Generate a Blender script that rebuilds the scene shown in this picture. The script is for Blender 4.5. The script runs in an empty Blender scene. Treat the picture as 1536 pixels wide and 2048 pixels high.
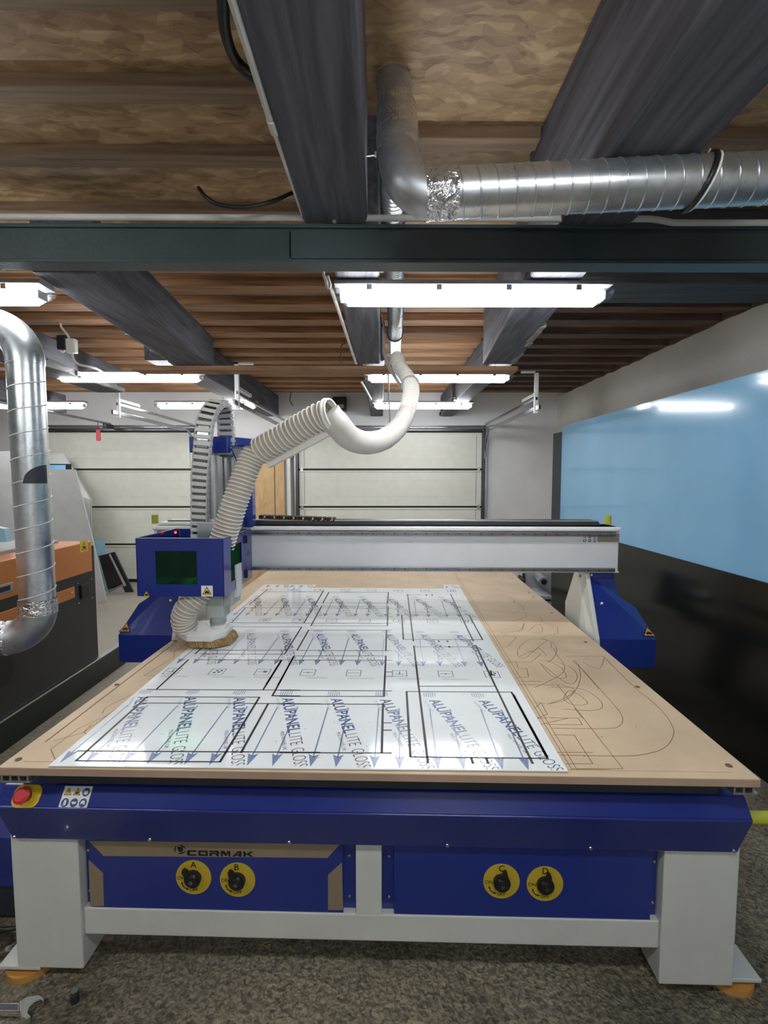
import bpy, bmesh, math, random
from mathutils import Vector, Matrix
random.seed(7)
sc = bpy.context.scene
COL = sc.collection
# ------------------------------------------------------------------ camera
F = 971.0; CX, CY = 768.0, 1024.0; CZ = 1.65
PSI = math.atan2(6, F); TH = math.atan2(70, F); PHI = math.atan2(31, F)
cam = bpy.data.objects.new('camera', bpy.data.cameras.new('camera'))
COL.objects.link(cam)
cam.data.sensor_fit = 'VERTICAL'; cam.data.sensor_height = 24.0
cam.data.lens = 24.0 * F / 2048.0
cam.data.clip_start = 0.02; cam.data.clip_end = 60
cam.location = (0, 0, CZ); cam.rotation_euler = (math.pi/2 - TH, 0, -PSI)
sc.camera = cam
# ------------------------------------------------------------------ world, exposure
wd = bpy.data.worlds.new('world'); sc.world = wd; wd.use_nodes = True
wd.node_tree.nodes['Background'].inputs[0].default_value = (0.55, 0.6, 0.65, 1)
wd.node_tree.nodes['Background'].inputs[1].default_value = 0.15
sc.view_settings.view_transform = 'Standard'; sc.view_settings.look = 'None'
sc.view_settings.exposure = 1.30; sc.view_settings.gamma = 1.0
sc.view_settings.use_curve_mapping = False
LAMP = 15.0          # emission of the fluorescent tubes' diffusers
# ------------------------------------------------------------------ photo point -> real place
def ray(px, py):
    a = (px-CX)/F; b = -(py-CY)/F
    c, s = math.cos(TH), math.sin(TH)
    y = c+b*s; z = -s+b*c; x = a
    C, S = math.cos(PSI), math.sin(PSI)
    return (x*C+y*S, -x*S+y*C, z)
def _hit(d, X, Y, Z):
    t = X/d[0] if X is not None else Y/d[1] if Y is not None else (Z-CZ)/d[2]
    return Vector((d[0]*t, d[1]*t, CZ+d[2]*t))
def at(px, py, X=None, Y=None, Z=None):            # room frame
    return _hit(ray(px, py), X, Y, Z)
def mat(px, py, X=None, Y=None, Z=None):           # machine frame
    d = ray(px, py); c, s = math.cos(PHI), math.sin(PHI)
    return _hit((d[0]*c-d[1]*s, d[0]*s+d[1]*c, d[2]), X, Y, Z)
def m2w(v):
    c, s = math.cos(PHI), math.sin(PHI)
    return Vector((v[0]*c+v[1]*s, -v[0]*s+v[1]*c, v[2]))
# ------------------------------------------------------------------ materials
M = {}
def new_mat(name):
    m = bpy.data.materials.new(name); m.use_nodes = True
    return m, m.node_tree.nodes, m.node_tree.links, m.node_tree.nodes['Principled BSDF']
def plain(name, col, rough=.5, metal=0., coat=0., var=.06, scale=8., bump=0., bscale=60., spec=.5):
    m, N, L, P = new_mat(name)
    P.inputs['Roughness'].default_value = rough; P.inputs['Metallic'].default_value = metal
    P.inputs['Coat Weight'].default_value = coat; P.inputs['Coat Roughness'].default_value = .04
    P.inputs['Specular IOR Level'].default_value = spec
    tc = N.new('ShaderNodeTexCoord'); no = N.new('ShaderNodeTexNoise')
    no.inputs['Scale'].default_value = scale; no.inputs['Detail'].default_value = 5
    L.new(tc.outputs['Object'], no.inputs['Vector'])
    rp = N.new('ShaderNodeValToRGB')
    a = [max(0, c*(1-var*2)) for c in col]; b = [min(1, c*(1+var*2)) for c in col]
    rp.color_ramp.elements[0].color = (*a, 1); rp.color_ramp.elements[1].color = (*b, 1)
    rp.color_ramp.elements[0].position = .3; rp.color_ramp.elements[1].position = .7
    L.new(no.outputs['Fac'], rp.inputs['Fac']); L.new(rp.outputs['Color'], P.inputs['Base Color'])
    if bump:
        n2 = N.new('ShaderNodeTexNoise'); n2.inputs['Scale'].default_value = bscale; n2.inputs['Detail'].default_value = 6
        L.new(tc.outputs['Object'], n2.inputs['Vector'])
        bp = N.new('ShaderNodeBump'); bp.inputs['Strength'].default_value = bump; bp.inputs['Distance'].default_value = .01
        L.new(n2.outputs['Fac'], bp.inputs['Height']); L.new(bp.outputs['Normal'], P.inputs['Normal'])
    M[name] = m; return m
def wood(name, c1, c2, stretch=(1, 12, 12), scale=3., rough=.7, knots=True, bump=.25):
    m, N, L, P = new_mat(name); P.inputs['Roughness'].default_value = rough
    tc = N.new('ShaderNodeTexCoord'); mp = N.new('ShaderNodeMapping'); mp.inputs['Scale'].default_value = stretch
    L.new(tc.outputs['Object'], mp.inputs['Vector'])
    no = N.new('ShaderNodeTexNoise'); no.inputs['Scale'].default_value = scale; no.inputs['Detail'].default_value = 8
    no.inputs['Distortion'].default_value = .6
    L.new(mp.outputs['Vector'], no.inputs['Vector'])
    rp = N.new('ShaderNodeValToRGB'); rp.color_ramp.elements[0].color = (*c1, 1); rp.color_ramp.elements[1].color = (*c2, 1)
    rp.color_ramp.elements[0].position = .32; rp.color_ramp.elements[1].position = .68
    L.new(no.outputs['Fac'], rp.inputs['Fac'])
    out = rp.outputs['Color']
    if knots:
        vo = N.new('ShaderNodeTexVoronoi'); vo.inputs['Scale'].default_value = 2.2
        L.new(tc.outputs['Object'], vo.inputs['Vector'])
        r2 = N.new('ShaderNodeValToRGB'); r2.color_ramp.elements[0].color = (.35, .3, .28, 1); r2.color_ramp.elements[1].color = (1, 1, 1, 1)
        r2.color_ramp.elements[0].position = .03; r2.color_ramp.elements[1].position = .14
        L.new(vo.outputs['Distance'], r2.inputs['Fac'])
        mx = N.new('ShaderNodeMixRGB'); mx.blend_type = 'MULTIPLY'; mx.inputs[0].default_value = .8
        L.new(out, mx.inputs[1]); L.new(r2.outputs['Color'], mx.inputs[2]); out = mx.outputs['Color']
    L.new(out, P.inputs['Base Color'])
    bp = N.new('ShaderNodeBump'); bp.inputs['Strength'].default_value = bump; bp.inputs['Distance'].default_value = .01
    L.new(no.outputs['Fac'], bp.inputs['Height']); L.new(bp.outputs['Normal'], P.inputs['Normal'])
    M[name] = m; return m
def osb(name):
    m, N, L, P = new_mat(name); P.inputs['Roughness'].default_value = .6
    tc = N.new('ShaderNodeTexCoord'); prev = None
    w = N.new('ShaderNodeTexNoise'); w.inputs['Scale'].default_value = 4; w.inputs['Detail'].default_value = 3
    L.new(tc.outputs['Object'], w.inputs['Vector'])
    ad = N.new('ShaderNodeMixRGB'); ad.blend_type = 'ADD'; ad.inputs[0].default_value = .12
    L.new(tc.outputs['Object'], ad.inputs[1]); L.new(w.outputs['Color'], ad.inputs[2])
    cols = []
    for k, (rot, sc_) in enumerate([(.3, (12, 32, 1)), (1.1, (15, 42, 1)), (-.6, (10, 28, 1))]):
        mp = N.new('ShaderNodeMapping'); mp.inputs['Rotation'].default_value = (0, 0, rot); mp.inputs['Scale'].default_value = sc_
        L.new(ad.outputs['Color'], mp.inputs['Vector'])
        vo = N.new('ShaderNodeTexVoronoi'); vo.inputs['Scale'].default_value = 1; L.new(mp.outputs['Vector'], vo.inputs['Vector'])
        sp = N.new('ShaderNodeSeparateColor'); L.new(vo.outputs['Color'], sp.inputs[0]); cols.append(sp.outputs[0])
    mx = N.new('ShaderNodeMath'); mx.operation = 'ADD'; L.new(cols[0], mx.inputs[0]); L.new(cols[1], mx.inputs[1])
    m2 = N.new('ShaderNodeMath'); m2.operation = 'ADD'; L.new(mx.outputs[0], m2.inputs[0]); L.new(cols[2], m2.inputs[1])
    m3 = N.new('ShaderNodeMath'); m3.operation = 'MULTIPLY'; m3.inputs[1].default_value = .333; L.new(m2.outputs[0], m3.inputs[0])
    big = N.new('ShaderNodeTexNoise'); big.inputs['Scale'].default_value = 1.3; L.new(tc.outputs['Object'], big.inputs['Vector'])
    m4 = N.new('ShaderNodeMixRGB'); m4.inputs[0].default_value = .35; L.new(m3.outputs[0], m4.inputs[1]); L.new(big.outputs['Fac'], m4.inputs[2])
    rp = N.new('ShaderNodeValToRGB'); e = rp.color_ramp.elements
    e[0].position = .2; e[0].color = (.18, .09, .042, 1); e[1].position = .8; e[1].color = (.56, .40, .22, 1)
    x = e.new(.42); x.color = (.31, .195, .095, 1); x = e.new(.6); x.color = (.41, .27, .135, 1)
    L.new(m4.outputs[0], rp.inputs['Fac']); L.new(rp.outputs['Color'], P.inputs['Base Color'])
    bp = N.new('ShaderNodeBump'); bp.inputs['Strength'].default_value = .3; bp.inputs['Distance'].default_value = .004
    L.new(m3.outputs[0], bp.inputs['Height']); L.new(bp.outputs['Normal'], P.inputs['Normal'])
    M[name] = m
def concrete(name):
    m, N, L, P = new_mat(name); P.inputs['Roughness'].default_value = .65
    tc = N.new('ShaderNodeTexCoord')
    a = N.new('ShaderNodeTexNoise'); a.inputs['Scale'].default_value = 1.6; a.inputs['Detail'].default_value = 8
    b = N.new('ShaderNodeTexNoise'); b.inputs['Scale'].default_value = 62; b.inputs['Detail'].default_value = 4; b.inputs['Distortion'].default_value = .8
    v = N.new('ShaderNodeTexVoronoi'); v.inputs['Scale'].default_value = 80
    for n in (a, b, v): L.new(tc.outputs['Object'], n.inputs['Vector'])
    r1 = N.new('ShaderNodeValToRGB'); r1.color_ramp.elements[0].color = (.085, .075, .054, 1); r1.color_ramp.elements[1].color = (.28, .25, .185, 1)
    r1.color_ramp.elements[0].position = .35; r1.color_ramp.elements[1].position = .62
    sx_ = N.new('ShaderNodeSeparateXYZ'); L.new(tc.outputs['Object'], sx_.inputs[0])      # paler, less mottled concrete toward the back of the hall
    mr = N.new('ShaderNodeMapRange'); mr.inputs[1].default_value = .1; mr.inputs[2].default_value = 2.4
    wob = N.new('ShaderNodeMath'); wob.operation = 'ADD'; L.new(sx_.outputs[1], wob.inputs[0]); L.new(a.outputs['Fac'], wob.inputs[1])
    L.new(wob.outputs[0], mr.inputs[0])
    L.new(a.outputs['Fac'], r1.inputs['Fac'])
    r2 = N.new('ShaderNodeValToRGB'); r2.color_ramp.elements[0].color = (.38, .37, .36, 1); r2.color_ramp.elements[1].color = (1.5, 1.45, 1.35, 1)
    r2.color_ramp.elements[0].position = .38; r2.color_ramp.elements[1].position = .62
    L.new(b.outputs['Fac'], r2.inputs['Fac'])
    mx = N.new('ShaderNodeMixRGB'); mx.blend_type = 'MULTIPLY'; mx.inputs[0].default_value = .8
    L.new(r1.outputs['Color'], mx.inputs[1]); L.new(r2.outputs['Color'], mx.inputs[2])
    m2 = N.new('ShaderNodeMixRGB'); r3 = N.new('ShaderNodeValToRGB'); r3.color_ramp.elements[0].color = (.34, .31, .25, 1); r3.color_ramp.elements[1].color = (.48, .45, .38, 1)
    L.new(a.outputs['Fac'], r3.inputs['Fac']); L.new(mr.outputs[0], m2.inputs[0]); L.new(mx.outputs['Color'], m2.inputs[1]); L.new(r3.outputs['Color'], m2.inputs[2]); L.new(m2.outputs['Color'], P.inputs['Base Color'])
    h = N.new('ShaderNodeMath'); h.operation = 'ADD'; L.new(b.outputs['Fac'], h.inputs[0]); L.new(v.outputs['Distance'], h.inputs[1])
    bp = N.new('ShaderNodeBump'); bp.inputs['Strength'].default_value = .9; bp.inputs['Distance'].default_value = .006
    L.new(h.outputs[0], bp.inputs['Height']); L.new(bp.outputs['Normal'], P.inputs['Normal'])
    M[name] = m
def galv(name, col=(.62, .66, .68), rough=.28, crinkle=0.):
    m, N, L, P = new_mat(name); P.inputs['Metallic'].default_value = .9
    tc = N.new('ShaderNodeTexCoord'); v = N.new('ShaderNodeTexVoronoi'); v.inputs['Scale'].default_value = 70
    n = N.new('ShaderNodeTexNoise'); n.inputs['Scale'].default_value = 14; n.inputs['Detail'].default_value = 6
    for q in (v, n): L.new(tc.outputs['Object'], q.inputs['Vector'])
    sp = N.new('ShaderNodeSeparateColor'); L.new(v.outputs['Color'], sp.inputs[0])
    ad = N.new('ShaderNodeMixRGB'); ad.inputs[0].default_value = .8; L.new(sp.outputs[0], ad.inputs[1]); L.new(n.outputs['Fac'], ad.inputs[2])
    rp = N.new('ShaderNodeValToRGB'); rp.color_ramp.elements[0].color = (*[c*.86 for c in col], 1); rp.color_ramp.elements[1].color = (*[min(1, c*1.1) for c in col], 1)
    rp.color_ramp.elements[0].position = .3; rp.color_ramp.elements[1].position = .7
    L.new(ad.outputs[0], rp.inputs['Fac']); L.new(rp.outputs['Color'], P.inputs['Base Color'])
    mr = N.new('ShaderNodeMapRange'); mr.inputs[3].default_value = rough*.7; mr.inputs[4].default_value = rough*1.4
    L.new(n.outputs['Fac'], mr.inputs[0]); L.new(mr.outputs[0], P.inputs['Roughness'])
    if crinkle:
        v2 = N.new('ShaderNodeTexNoise'); v2.inputs['Scale'].default_value = 28; v2.inputs['Detail'].default_value = 2; v2.inputs['Distortion'].default_value = 2.5
        L.new(tc.outputs['Object'], v2.inputs['Vector'])
        bp = N.new('ShaderNodeBump'); bp.inputs['Strength'].default_value = crinkle; bp.inputs['Distance'].default_value = .02
        L.new(v2.outputs['Fac'], bp.inputs['Height']); L.new(bp.outputs['Normal'], P.inputs['Normal'])
    M[name] = m
def emit(name, col, s):
    m = bpy.data.materials.new(name); m.use_nodes = True; N = m.node_tree.nodes; N.clear()
    e = N.new('ShaderNodeEmission'); o = N.new('ShaderNodeOutputMaterial')
    e.inputs[0].default_value = (*col, 1); e.inputs[1].default_value = s
    m.node_tree.links.new(e.outputs[0], o.inputs[0]); M[name] = m
def see_through(name, tint, gloss, gcol=(1, 1, 1), rough=.03):
    m = bpy.data.materials.new(name); m.use_nodes = True; N = m.node_tree.nodes; N.clear(); L = m.node_tree.links
    t = N.new('ShaderNodeBsdfTransparent'); t.inputs[0].default_value = (*tint, 1)
    g = N.new('ShaderNodeBsdfGlossy'); g.inputs[0].default_value = (*gcol, 1); g.inputs['Roughness'].default_value = rough
    x = N.new('ShaderNodeMixShader'); x.inputs[0].default_value = gloss; o = N.new('ShaderNodeOutputMaterial')
    L.new(t.outputs[0], x.inputs[1]); L.new(g.outputs[0], x.inputs[2]); L.new(x.outputs[0], o.inputs[0]); M[name] = m
plain('blue_paint', (.012, .030, .215), rough=.22, coat=.4, var=.03)
plain('white_paint', (.60, .62, .58), rough=.4, var=.02, bump=.05, bscale=200)
plain('cap_white', (.75, .76, .74), rough=.35, var=.02)
plain('beam_white', (.62, .64, .66), rough=.35, var=.02)
plain('mdf', (.56, .425, .28), rough=.6, var=.05, scale=5, bump=.08, bscale=300)
plain('mdf_edge', (.40, .28, .20), rough=.8, var=.05)
plain('mdf_hole', (.14, .085, .04), rough=.9)
plain('engraving', (.23, .14, .075), rough=.9)
plain('dark_profile', (.028, .032, .045), rough=.45)
plain('aluminium', (.62, .64, .65), rough=.3, metal=.9, var=.05)
plain('chrome', (.75, .76, .78), rough=.12, metal=1., var=.03)
plain('rail_steel', (.30, .31, .33), rough=.22, metal=1., var=.08)
plain('dark_steel', (.10, .10, .11), rough=.35, metal=.8)
plain('grey_box', (.38, .42, .40), rough=.45, var=.04)
plain('black_gloss', (.008, .008, .009), rough=.12, coat=.3, var=.0)
plain('black_board', (.004, .004, .004), rough=.16, var=.0, spec=.35)
plain('black_plastic', (.012, .012, .013), rough=.4)
plain('yellow_disc', (.52, .38, .03), rough=.45, var=.03)
plain('yellow', (.72, .50, .03), rough=.4)
plain('lime_rubber', (.45, .46, .04), rough=.5)
plain('red_plastic', (.62, .03, .04), rough=.4, var=.02)
plain('orange_pad', (.55, .27, .06), rough=.6)
plain('label_white', (.80, .80, .77), rough=.45, var=.0)
plain('ink', (.01, .01, .012), rough=.5, var=0)
plain('sign_blue', (.02, .07, .24), rough=.4, var=0)
plain('champagne', (.33, .27, .19), rough=.35, metal=.35, var=.03)
plain('sheet_white', (.78, .82, .83), rough=.085, var=.01)
plain('cut_black', (.022, .022, .025), rough=.5, var=.2, scale=60)
plain('print_blue', (.21, .26, .42), rough=.2, var=.04)
plain('print_bold', (.09, .125, .26), rough=.2, var=.04)
plain('print_grey', (.46, .49, .53), rough=.2, var=.02)
plain('print_dark', (.12, .13, .18), rough=.2, var=.02)
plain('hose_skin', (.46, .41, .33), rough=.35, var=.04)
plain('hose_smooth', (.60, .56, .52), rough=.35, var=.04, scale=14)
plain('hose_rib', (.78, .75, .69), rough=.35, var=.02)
plain('brush', (.40, .27, .12), rough=.8, var=.2, scale=50, bump=.6, bscale=150)
plain('wall_plaster', (.76, .76, .76), rough=.8, var=.03, scale=2, bump=.15, bscale=30)
plain('wall_grey', (.74, .71, .66), rough=.85, var=.05, scale=1.5, bump=.3, bscale=25)
plain('door_cream', (.72, .72, .63), rough=.45, var=.02)
plain('door_seam', (.02, .02, .018), rough=.7)
plain('blue_film', (.24, .52, .78), rough=.14, coat=.3, var=.04, scale=1.2)
plain('orange_paint', (.58, .20, .05), rough=.35, var=.03)
plain('laser_black', (.022, .024, .028), rough=.4, var=.05, bump=.1, bscale=250)
plain('laser_base', (.010, .018, .015), rough=.3)
plain('laser_grey', (.30, .31, .31), rough=.4)
plain('board_white', (.66, .67, .66), rough=.3, var=.02)
plain('light_blue_board', (.33, .55, .66), rough=.35)
plain('conduit', (.62, .62, .58), rough=.45)
plain('green_beam', (.045, .068, .075), rough=.38, var=.12, scale=3, bump=.15, bscale=40)
plain('fixture_grey', (.45, .45, .46), rough=.4)
plain('brown_rod', (.16, .05, .03), rough=.6)
plain('red_led', (.7, .02, .02), rough=.3)
wood('timber_dark', (.05, .052, .066), (.13, .13, .155), stretch=(14, 1, 14), scale=2.2, knots=False)
wood('timber_worn', (.10, .10, .10), (.34, .31, .27), stretch=(14, 2, 14), scale=2.2, knots=False)
wood('timber_cross', (.02, .021, .025), (.06, .058, .06), stretch=(1, 14, 14), scale=2.2, knots=False)
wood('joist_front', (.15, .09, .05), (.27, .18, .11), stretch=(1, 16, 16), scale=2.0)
wood('joist', (.25, .12, .055), (.50, .28, .14), stretch=(1, 16, 16), scale=2.0)
wood('joist_dark', (.07, .04, .028), (.17, .11, .08), stretch=(1, 16, 16), scale=2.0)
wood('plank', (.20, .10, .05), (.40, .23, .12), stretch=(1, 9, 9), scale=2.2)
wood('chip_board', (.50, .31, .14), (.62, .42, .22), stretch=(3, 3, 1), scale=6, knots=False, bump=.03)
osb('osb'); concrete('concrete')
galv('galvanised'); galv('galvanised_dull', (.50, .52, .54), .42); galv('foil', (.72, .73, .74), .18, .55)
emit('tube_light', (.96, .98, 1.0), LAMP); emit('led', (1, .05, .05), 1.5)
see_through('green_glass', (.05, .45, .20), .05, (.5, 1, .7))
see_through('clear_plastic', (.82, .84, .86), .12, rough=.1)
see_through('film', (.72, .70, .64), .22, rough=.12)
# ------------------------------------------------------------------ mesh builder
class MB:
    def __init__(s): s.v = []; s.f = []; s.mi = []; s.sm = []; s.mats = []
    def _m(s, name):
        if name not in s.mats: s.mats.append(name)
        return s.mats.index(name)
    def raw(s, vs, fs, m, smooth=False):
        o = len(s.v); s.v += [Vector(v) for v in vs]; k = s._m(m)
        for f in fs: s.f.append(tuple(i+o for i in f)); s.mi.append(k); s.sm.append(smooth)
        return s
    def bm(s, b, m, smooth=False):
        b.verts.index_update()
        s.raw([v.co.copy() for v in b.verts], [[v.index for v in f.verts] for f in b.faces], m, smooth); b.free(); return s
    def box(s, x0, x1, y0, y1, z0, z1, m, bev=0., rot=None, seg=2):
        b = bmesh.new(); bmesh.ops.create_cube(b, size=1)
        c = Vector(((x0+x1)/2, (y0+y1)/2, (z0+z1)/2))
        for v in b.verts: v.co = Vector((v.co.x*abs(x1-x0), v.co.y*abs(y1-y0), v.co.z*abs(z1-z0)))
        if bev: bmesh.ops.bevel(b, geom=b.edges[:], offset=bev, segments=seg, profile=.5, affect='EDGES')
        for v in b.verts: v.co = (rot @ v.co if rot is not None else v.co) + c
        return s.bm(b, m)
    def prism(s, pts, ax, a, b_, m, bev=0., smooth=False):
        """polygon pts (2-D) extruded along axis ax from a to b_"""
        def P(p, t):
            return {'x': (t, p[0], p[1]), 'y': (p[0], t, p[1]), 'z': (p[0], p[1], t)}[ax]
        b = bmesh.new(); A = [b.verts.new(P(p, a)) for p in pts]; B = [b.verts.new(P(p, b_)) for p in pts]
        n = len(pts); b.faces.new(A); b.faces.new(B[::-1])
        for i in range(n): b.faces.new((A[i], B[i], B[(i+1) % n], A[(i+1) % n]))
        bmesh.ops.recalc_face_normals(b, faces=b.faces[:])
        if bev: bmesh.ops.bevel(b, geom=b.edges[:], offset=bev, segments=2, profile=.5, affect='EDGES')
        return s.bm(b, m, smooth)
    def loft(s, A, B, m):
        n = len(A); fs = [list(range(n))[::-1], list(range(n, 2*n))]
        for i in range(n): fs.append((i, (i+1) % n, n+(i+1) % n, n+i))
        b = bmesh.new(); V = [b.verts.new(p) for p in list(A)+list(B)]
        for f in fs: b.faces.new([V[i] for i in f])
        bmesh.ops.recalc_face_normals(b, faces=b.faces[:]); return s.bm(b, m)
    def slab(s, pts, n, t, m):
        """3-D polygon given thickness t along vector n"""
        n = Vector(n).normalized()*t
        return s.loft([Vector(p) for p in pts], [Vector(p)+n for p in pts], m)
    def cyl(s, p0, p1, r, m, n=20, r2=None, caps=True, smooth=True):
        p0, p1 = Vector(p0), Vector(p1); d = (p1-p0).normalized(); u = d.orthogonal().normalized(); w = d.cross(u)
        r2 = r if r2 is None else r2; vs = []
        for p, q in ((p0, r), (p1, r2)):
            for i in range(n):
                a = 2*math.pi*i/n; vs.append(p+u*math.cos(a)*q+w*math.sin(a)*q)
        s.raw(vs, [(i, (i+1) % n, n+(i+1) % n, n+i) for i in range(n)], m, smooth)
        if caps:
            s.raw(vs[:n], [list(range(n))[::-1]], m); s.raw(vs[n:], [list(range(n))], m)
        return s
    def tube(s, pts, r, m, n=12, caps=True, smooth=True):
        P, T, U, W = frames(pts); k = len(P); vs = []
        for i in range(k):
            q = r(i/(k-1)) if callable(r) else r
            for j in range(n):
                a = 2*math.pi*j/n; vs.append(P[i]+U[i]*math.cos(a)*q+W[i]*math.sin(a)*q)
        fs = [(i*n+j, i*n+(j+1) % n, (i+1)*n+(j+1) % n, (i+1)*n+j) for i in range(k-1) for j in range(n)]
        s.raw(vs, fs, m, smooth)
        if caps:
            s.raw(vs[:n], [list(range(n))[::-1]], m); s.raw(vs[-n:], [list(range(n))], m)
        return s
    def poly(s, pts, m): return s.raw(pts, [list(range(len(pts)))], m)
    def build(s, name, parent=None, base=None, frame='W'):
        xs = [v.x for v in s.v]; ys = [v.y for v in s.v]; zs = [v.z for v in s.v]
        c = Vector(((min(xs)+max(xs))/2, (min(ys)+max(ys))/2, min(zs)))
        me = bpy.data.meshes.new(name); me.from_pydata([v-c for v in s.v], [], s.f); me.update()
        for q in s.mats: me.materials.append(M[q])
        me.polygons.foreach_set('material_index', s.mi); me.polygons.foreach_set('use_smooth', s.sm)
        o = bpy.data.objects.new(name, me); COL.objects.link(o); ORG[o.name] = c.copy()
        if parent is not None: o.parent = parent; o.location = c-ORG[parent.name]
        elif frame == 'M': o.location = m2w(c); o.rotation_euler = (0, 0, -PHI)
        else: o.location = c
        return o
ORG = {}
def build_each(mb, name, parent):
    """one object per separate piece collected in mb"""
    root = {}
    def find(a):
        while root[a] != a: root[a] = root[root[a]]; a = root[a]
        return a
    key = [tuple(round(c, 5) for c in v) for v in mb.v]
    for k in key: root.setdefault(k, k)
    for f in mb.f:
        a = find(key[f[0]])
        for i in f[1:]: root[find(key[i])] = a
    parts = {}
    for i, f in enumerate(mb.f):
        r = find(key[f[0]]); d = parts.setdefault(r, MB()); d.raw([mb.v[j] for j in f], [list(range(len(f)))], mb.mats[mb.mi[i]], mb.sm[i])
    out = []
    for d in parts.values():      # weld the copied corners again
        ix = {}; nv = []; nf = []
        for f in d.f:
            g = []
            for i in f:
                k = tuple(round(c, 5) for c in d.v[i])
                if k not in ix: ix[k] = len(nv); nv.append(d.v[i])
                g.append(ix[k])
            nf.append(g)
        d.v, d.f = nv, nf; out.append(d.build(name, parent))
    return out
def frames(pts):
    P = [Vector(p) for p in pts]; k = len(P); T = []
    for i in range(k): T.append((P[min(i+1, k-1)]-P[max(i-1, 0)]).normalized())
    u = T[0].orthogonal().normalized(); U = [u]
    for i in range(1, k):
        u = U[-1]-T[i]*U[-1].dot(T[i]); U.append(u.normalized())
    return P, T, U, [T[i].cross(U[i]) for i in range(k)]
def smooth_path(pts, step=.01):
    P = [Vector(p) for p in pts]; Q = [P[0]*2-P[1]]+P+[P[-1]*2-P[-2]]; out = []
    for i in range(1, len(Q)-2):
        a, b, c, d = Q[i-1:i+3]; n = max(2, int((c-b).length/step))
        for k in range(n):
            t = k/n
            out.append(.5*((2*b)+(c-a)*t+(2*a-5*b+4*c-d)*t*t+(3*b-a-3*c+d)*t**3))
    out.append(P[-1]); return out
def resample(pts, step):
    P = [Vector(p) for p in pts]; L = [0]
    for i in range(1, len(P)): L.append(L[-1]+(P[i]-P[i-1]).length)
    n = max(2, round(L[-1]/step)); out = []; j = 0
    for k in range(n+1):
        s = L[-1]*k/n
        while j < len(P)-2 and L[j+1] < s: j += 1
        d = L[j+1]-L[j]; out.append(P[j].lerp(P[j+1], (s-L[j])/d if d else 0))
    return out
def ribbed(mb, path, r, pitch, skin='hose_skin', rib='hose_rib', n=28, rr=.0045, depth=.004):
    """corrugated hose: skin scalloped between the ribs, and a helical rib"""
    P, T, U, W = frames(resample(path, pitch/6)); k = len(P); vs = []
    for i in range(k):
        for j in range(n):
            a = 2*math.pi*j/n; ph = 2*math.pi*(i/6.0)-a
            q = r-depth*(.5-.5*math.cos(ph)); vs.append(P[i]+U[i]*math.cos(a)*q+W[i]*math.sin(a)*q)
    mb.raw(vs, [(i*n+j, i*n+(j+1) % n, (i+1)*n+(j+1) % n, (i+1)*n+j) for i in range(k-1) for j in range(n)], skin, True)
    h = []
    turns = (k-1)/6.0; m_ = int(turns*20)
    for q in range(m_+1):
        t = q/m_*(k-1); i = min(int(t), k-2); f = t-i; a = 2*math.pi*t/6.0
        u = U[i].lerp(U[i+1], f); w = W[i].lerp(W[i+1], f)
        h.append(P[i].lerp(P[i+1], f)+(u*math.cos(a)+w*math.sin(a))*r)
    mb.tube(h, rr, rib, n=6)
def spiral(mb, path, r, pitch, m='galvanised', seam='galvanised', n=40, rr=.0025):
    P = resample(path, .02); mb.tube(P, r, m, n=n)
    P, T, U, W = frames(resample(path, .01)); L = .01*(len(P)-1); k = len(P); N_ = int(L/pitch*32); h = []
    for q in range(N_+1):
        t = q/N_*(k-1); i = min(int(t), k-2); f = t-i; a = 2*math.pi*(t*.01)/pitch
        h.append(P[i].lerp(P[i+1], f)+(U[i]*math.cos(a)+W[i]*math.sin(a))*r)
    mb.tube(h, rr, seam, n=5)
def tag(o, label=None, cat=None, group=None, kind=None):
    if label: o['label'] = label
    if cat: o['category'] = cat
    if group: o['group'] = group
    if kind: o['kind'] = kind
    return o
def empty(name, base, label, cat, group=None, frame='W'):
    o = bpy.data.objects.new(name, None); COL.objects.link(o); base = Vector(base); ORG[o.name] = base
    if frame == 'M': o.location = m2w(base); o.rotation_euler = (0, 0, -PHI)
    else: o.location = base
    o.empty_display_size = .1
    return tag(o, label, cat, group)
def copy_tree(o, parent=None):
    c = o.copy(); COL.objects.link(c); c.parent = parent
    for ch in [x for x in bpy.data.objects if x.parent == o]: copy_tree(ch, c)
    return c
_tc = {}
def text_polys(body, size=1., bold=0.):
    """outline faces of a word in 2-D, baseline at y=0"""
    key = (body, bold)
    if key not in _tc:
        cu = bpy.data.curves.new('t', 'FONT'); cu.body = body; cu.size = 1.0; cu.offset = bold; cu.resolution_u = 4
        ob = bpy.data.objects.new('t', cu); COL.objects.link(ob)
        dg = bpy.context.evaluated_depsgraph_get(); me = bpy.data.meshes.new_from_object(ob.evaluated_get(dg))
        vs = [(v.co.x, v.co.y) for v in me.vertices]; fs = [list(p.vertices) for p in me.polygons]
        x0 = min(v[0] for v in vs); x1 = max(v[0] for v in vs); h = max(v[1] for v in vs)
        vs = [(v[0]-x0, v[1]) for v in vs]
        bpy.data.objects.remove(ob); bpy.data.curves.remove(cu); bpy.data.meshes.remove(me)
        _tc[key] = (vs, fs, x1-x0, h)
    return _tc[key]
def put_text(mb, body, org, u, v, m, w=None, h=None, bold=0.):
    """word placed from origin org; u = reading direction, v = up; w, h real width / cap height"""
    vs, fs, W0, H0 = text_polys(body, bold=bold); u = Vector(u).normalized(); v = Vector(v).normalized(); org = Vector(org)
    sy = (h/H0) if h else (w/W0); sx = (w/W0) if w else sy
    mb.raw([org+u*a*sx+v*b*sy for a, b in vs], fs, m)
def put_poly(mb, pts, org, u, v, m, s=1.):
    u = Vector(u).normalized(); v = Vector(v).normalized(); org = Vector(org)
    mb.poly([org+u*a*s+v*b*s for a, b in pts], m)
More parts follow.
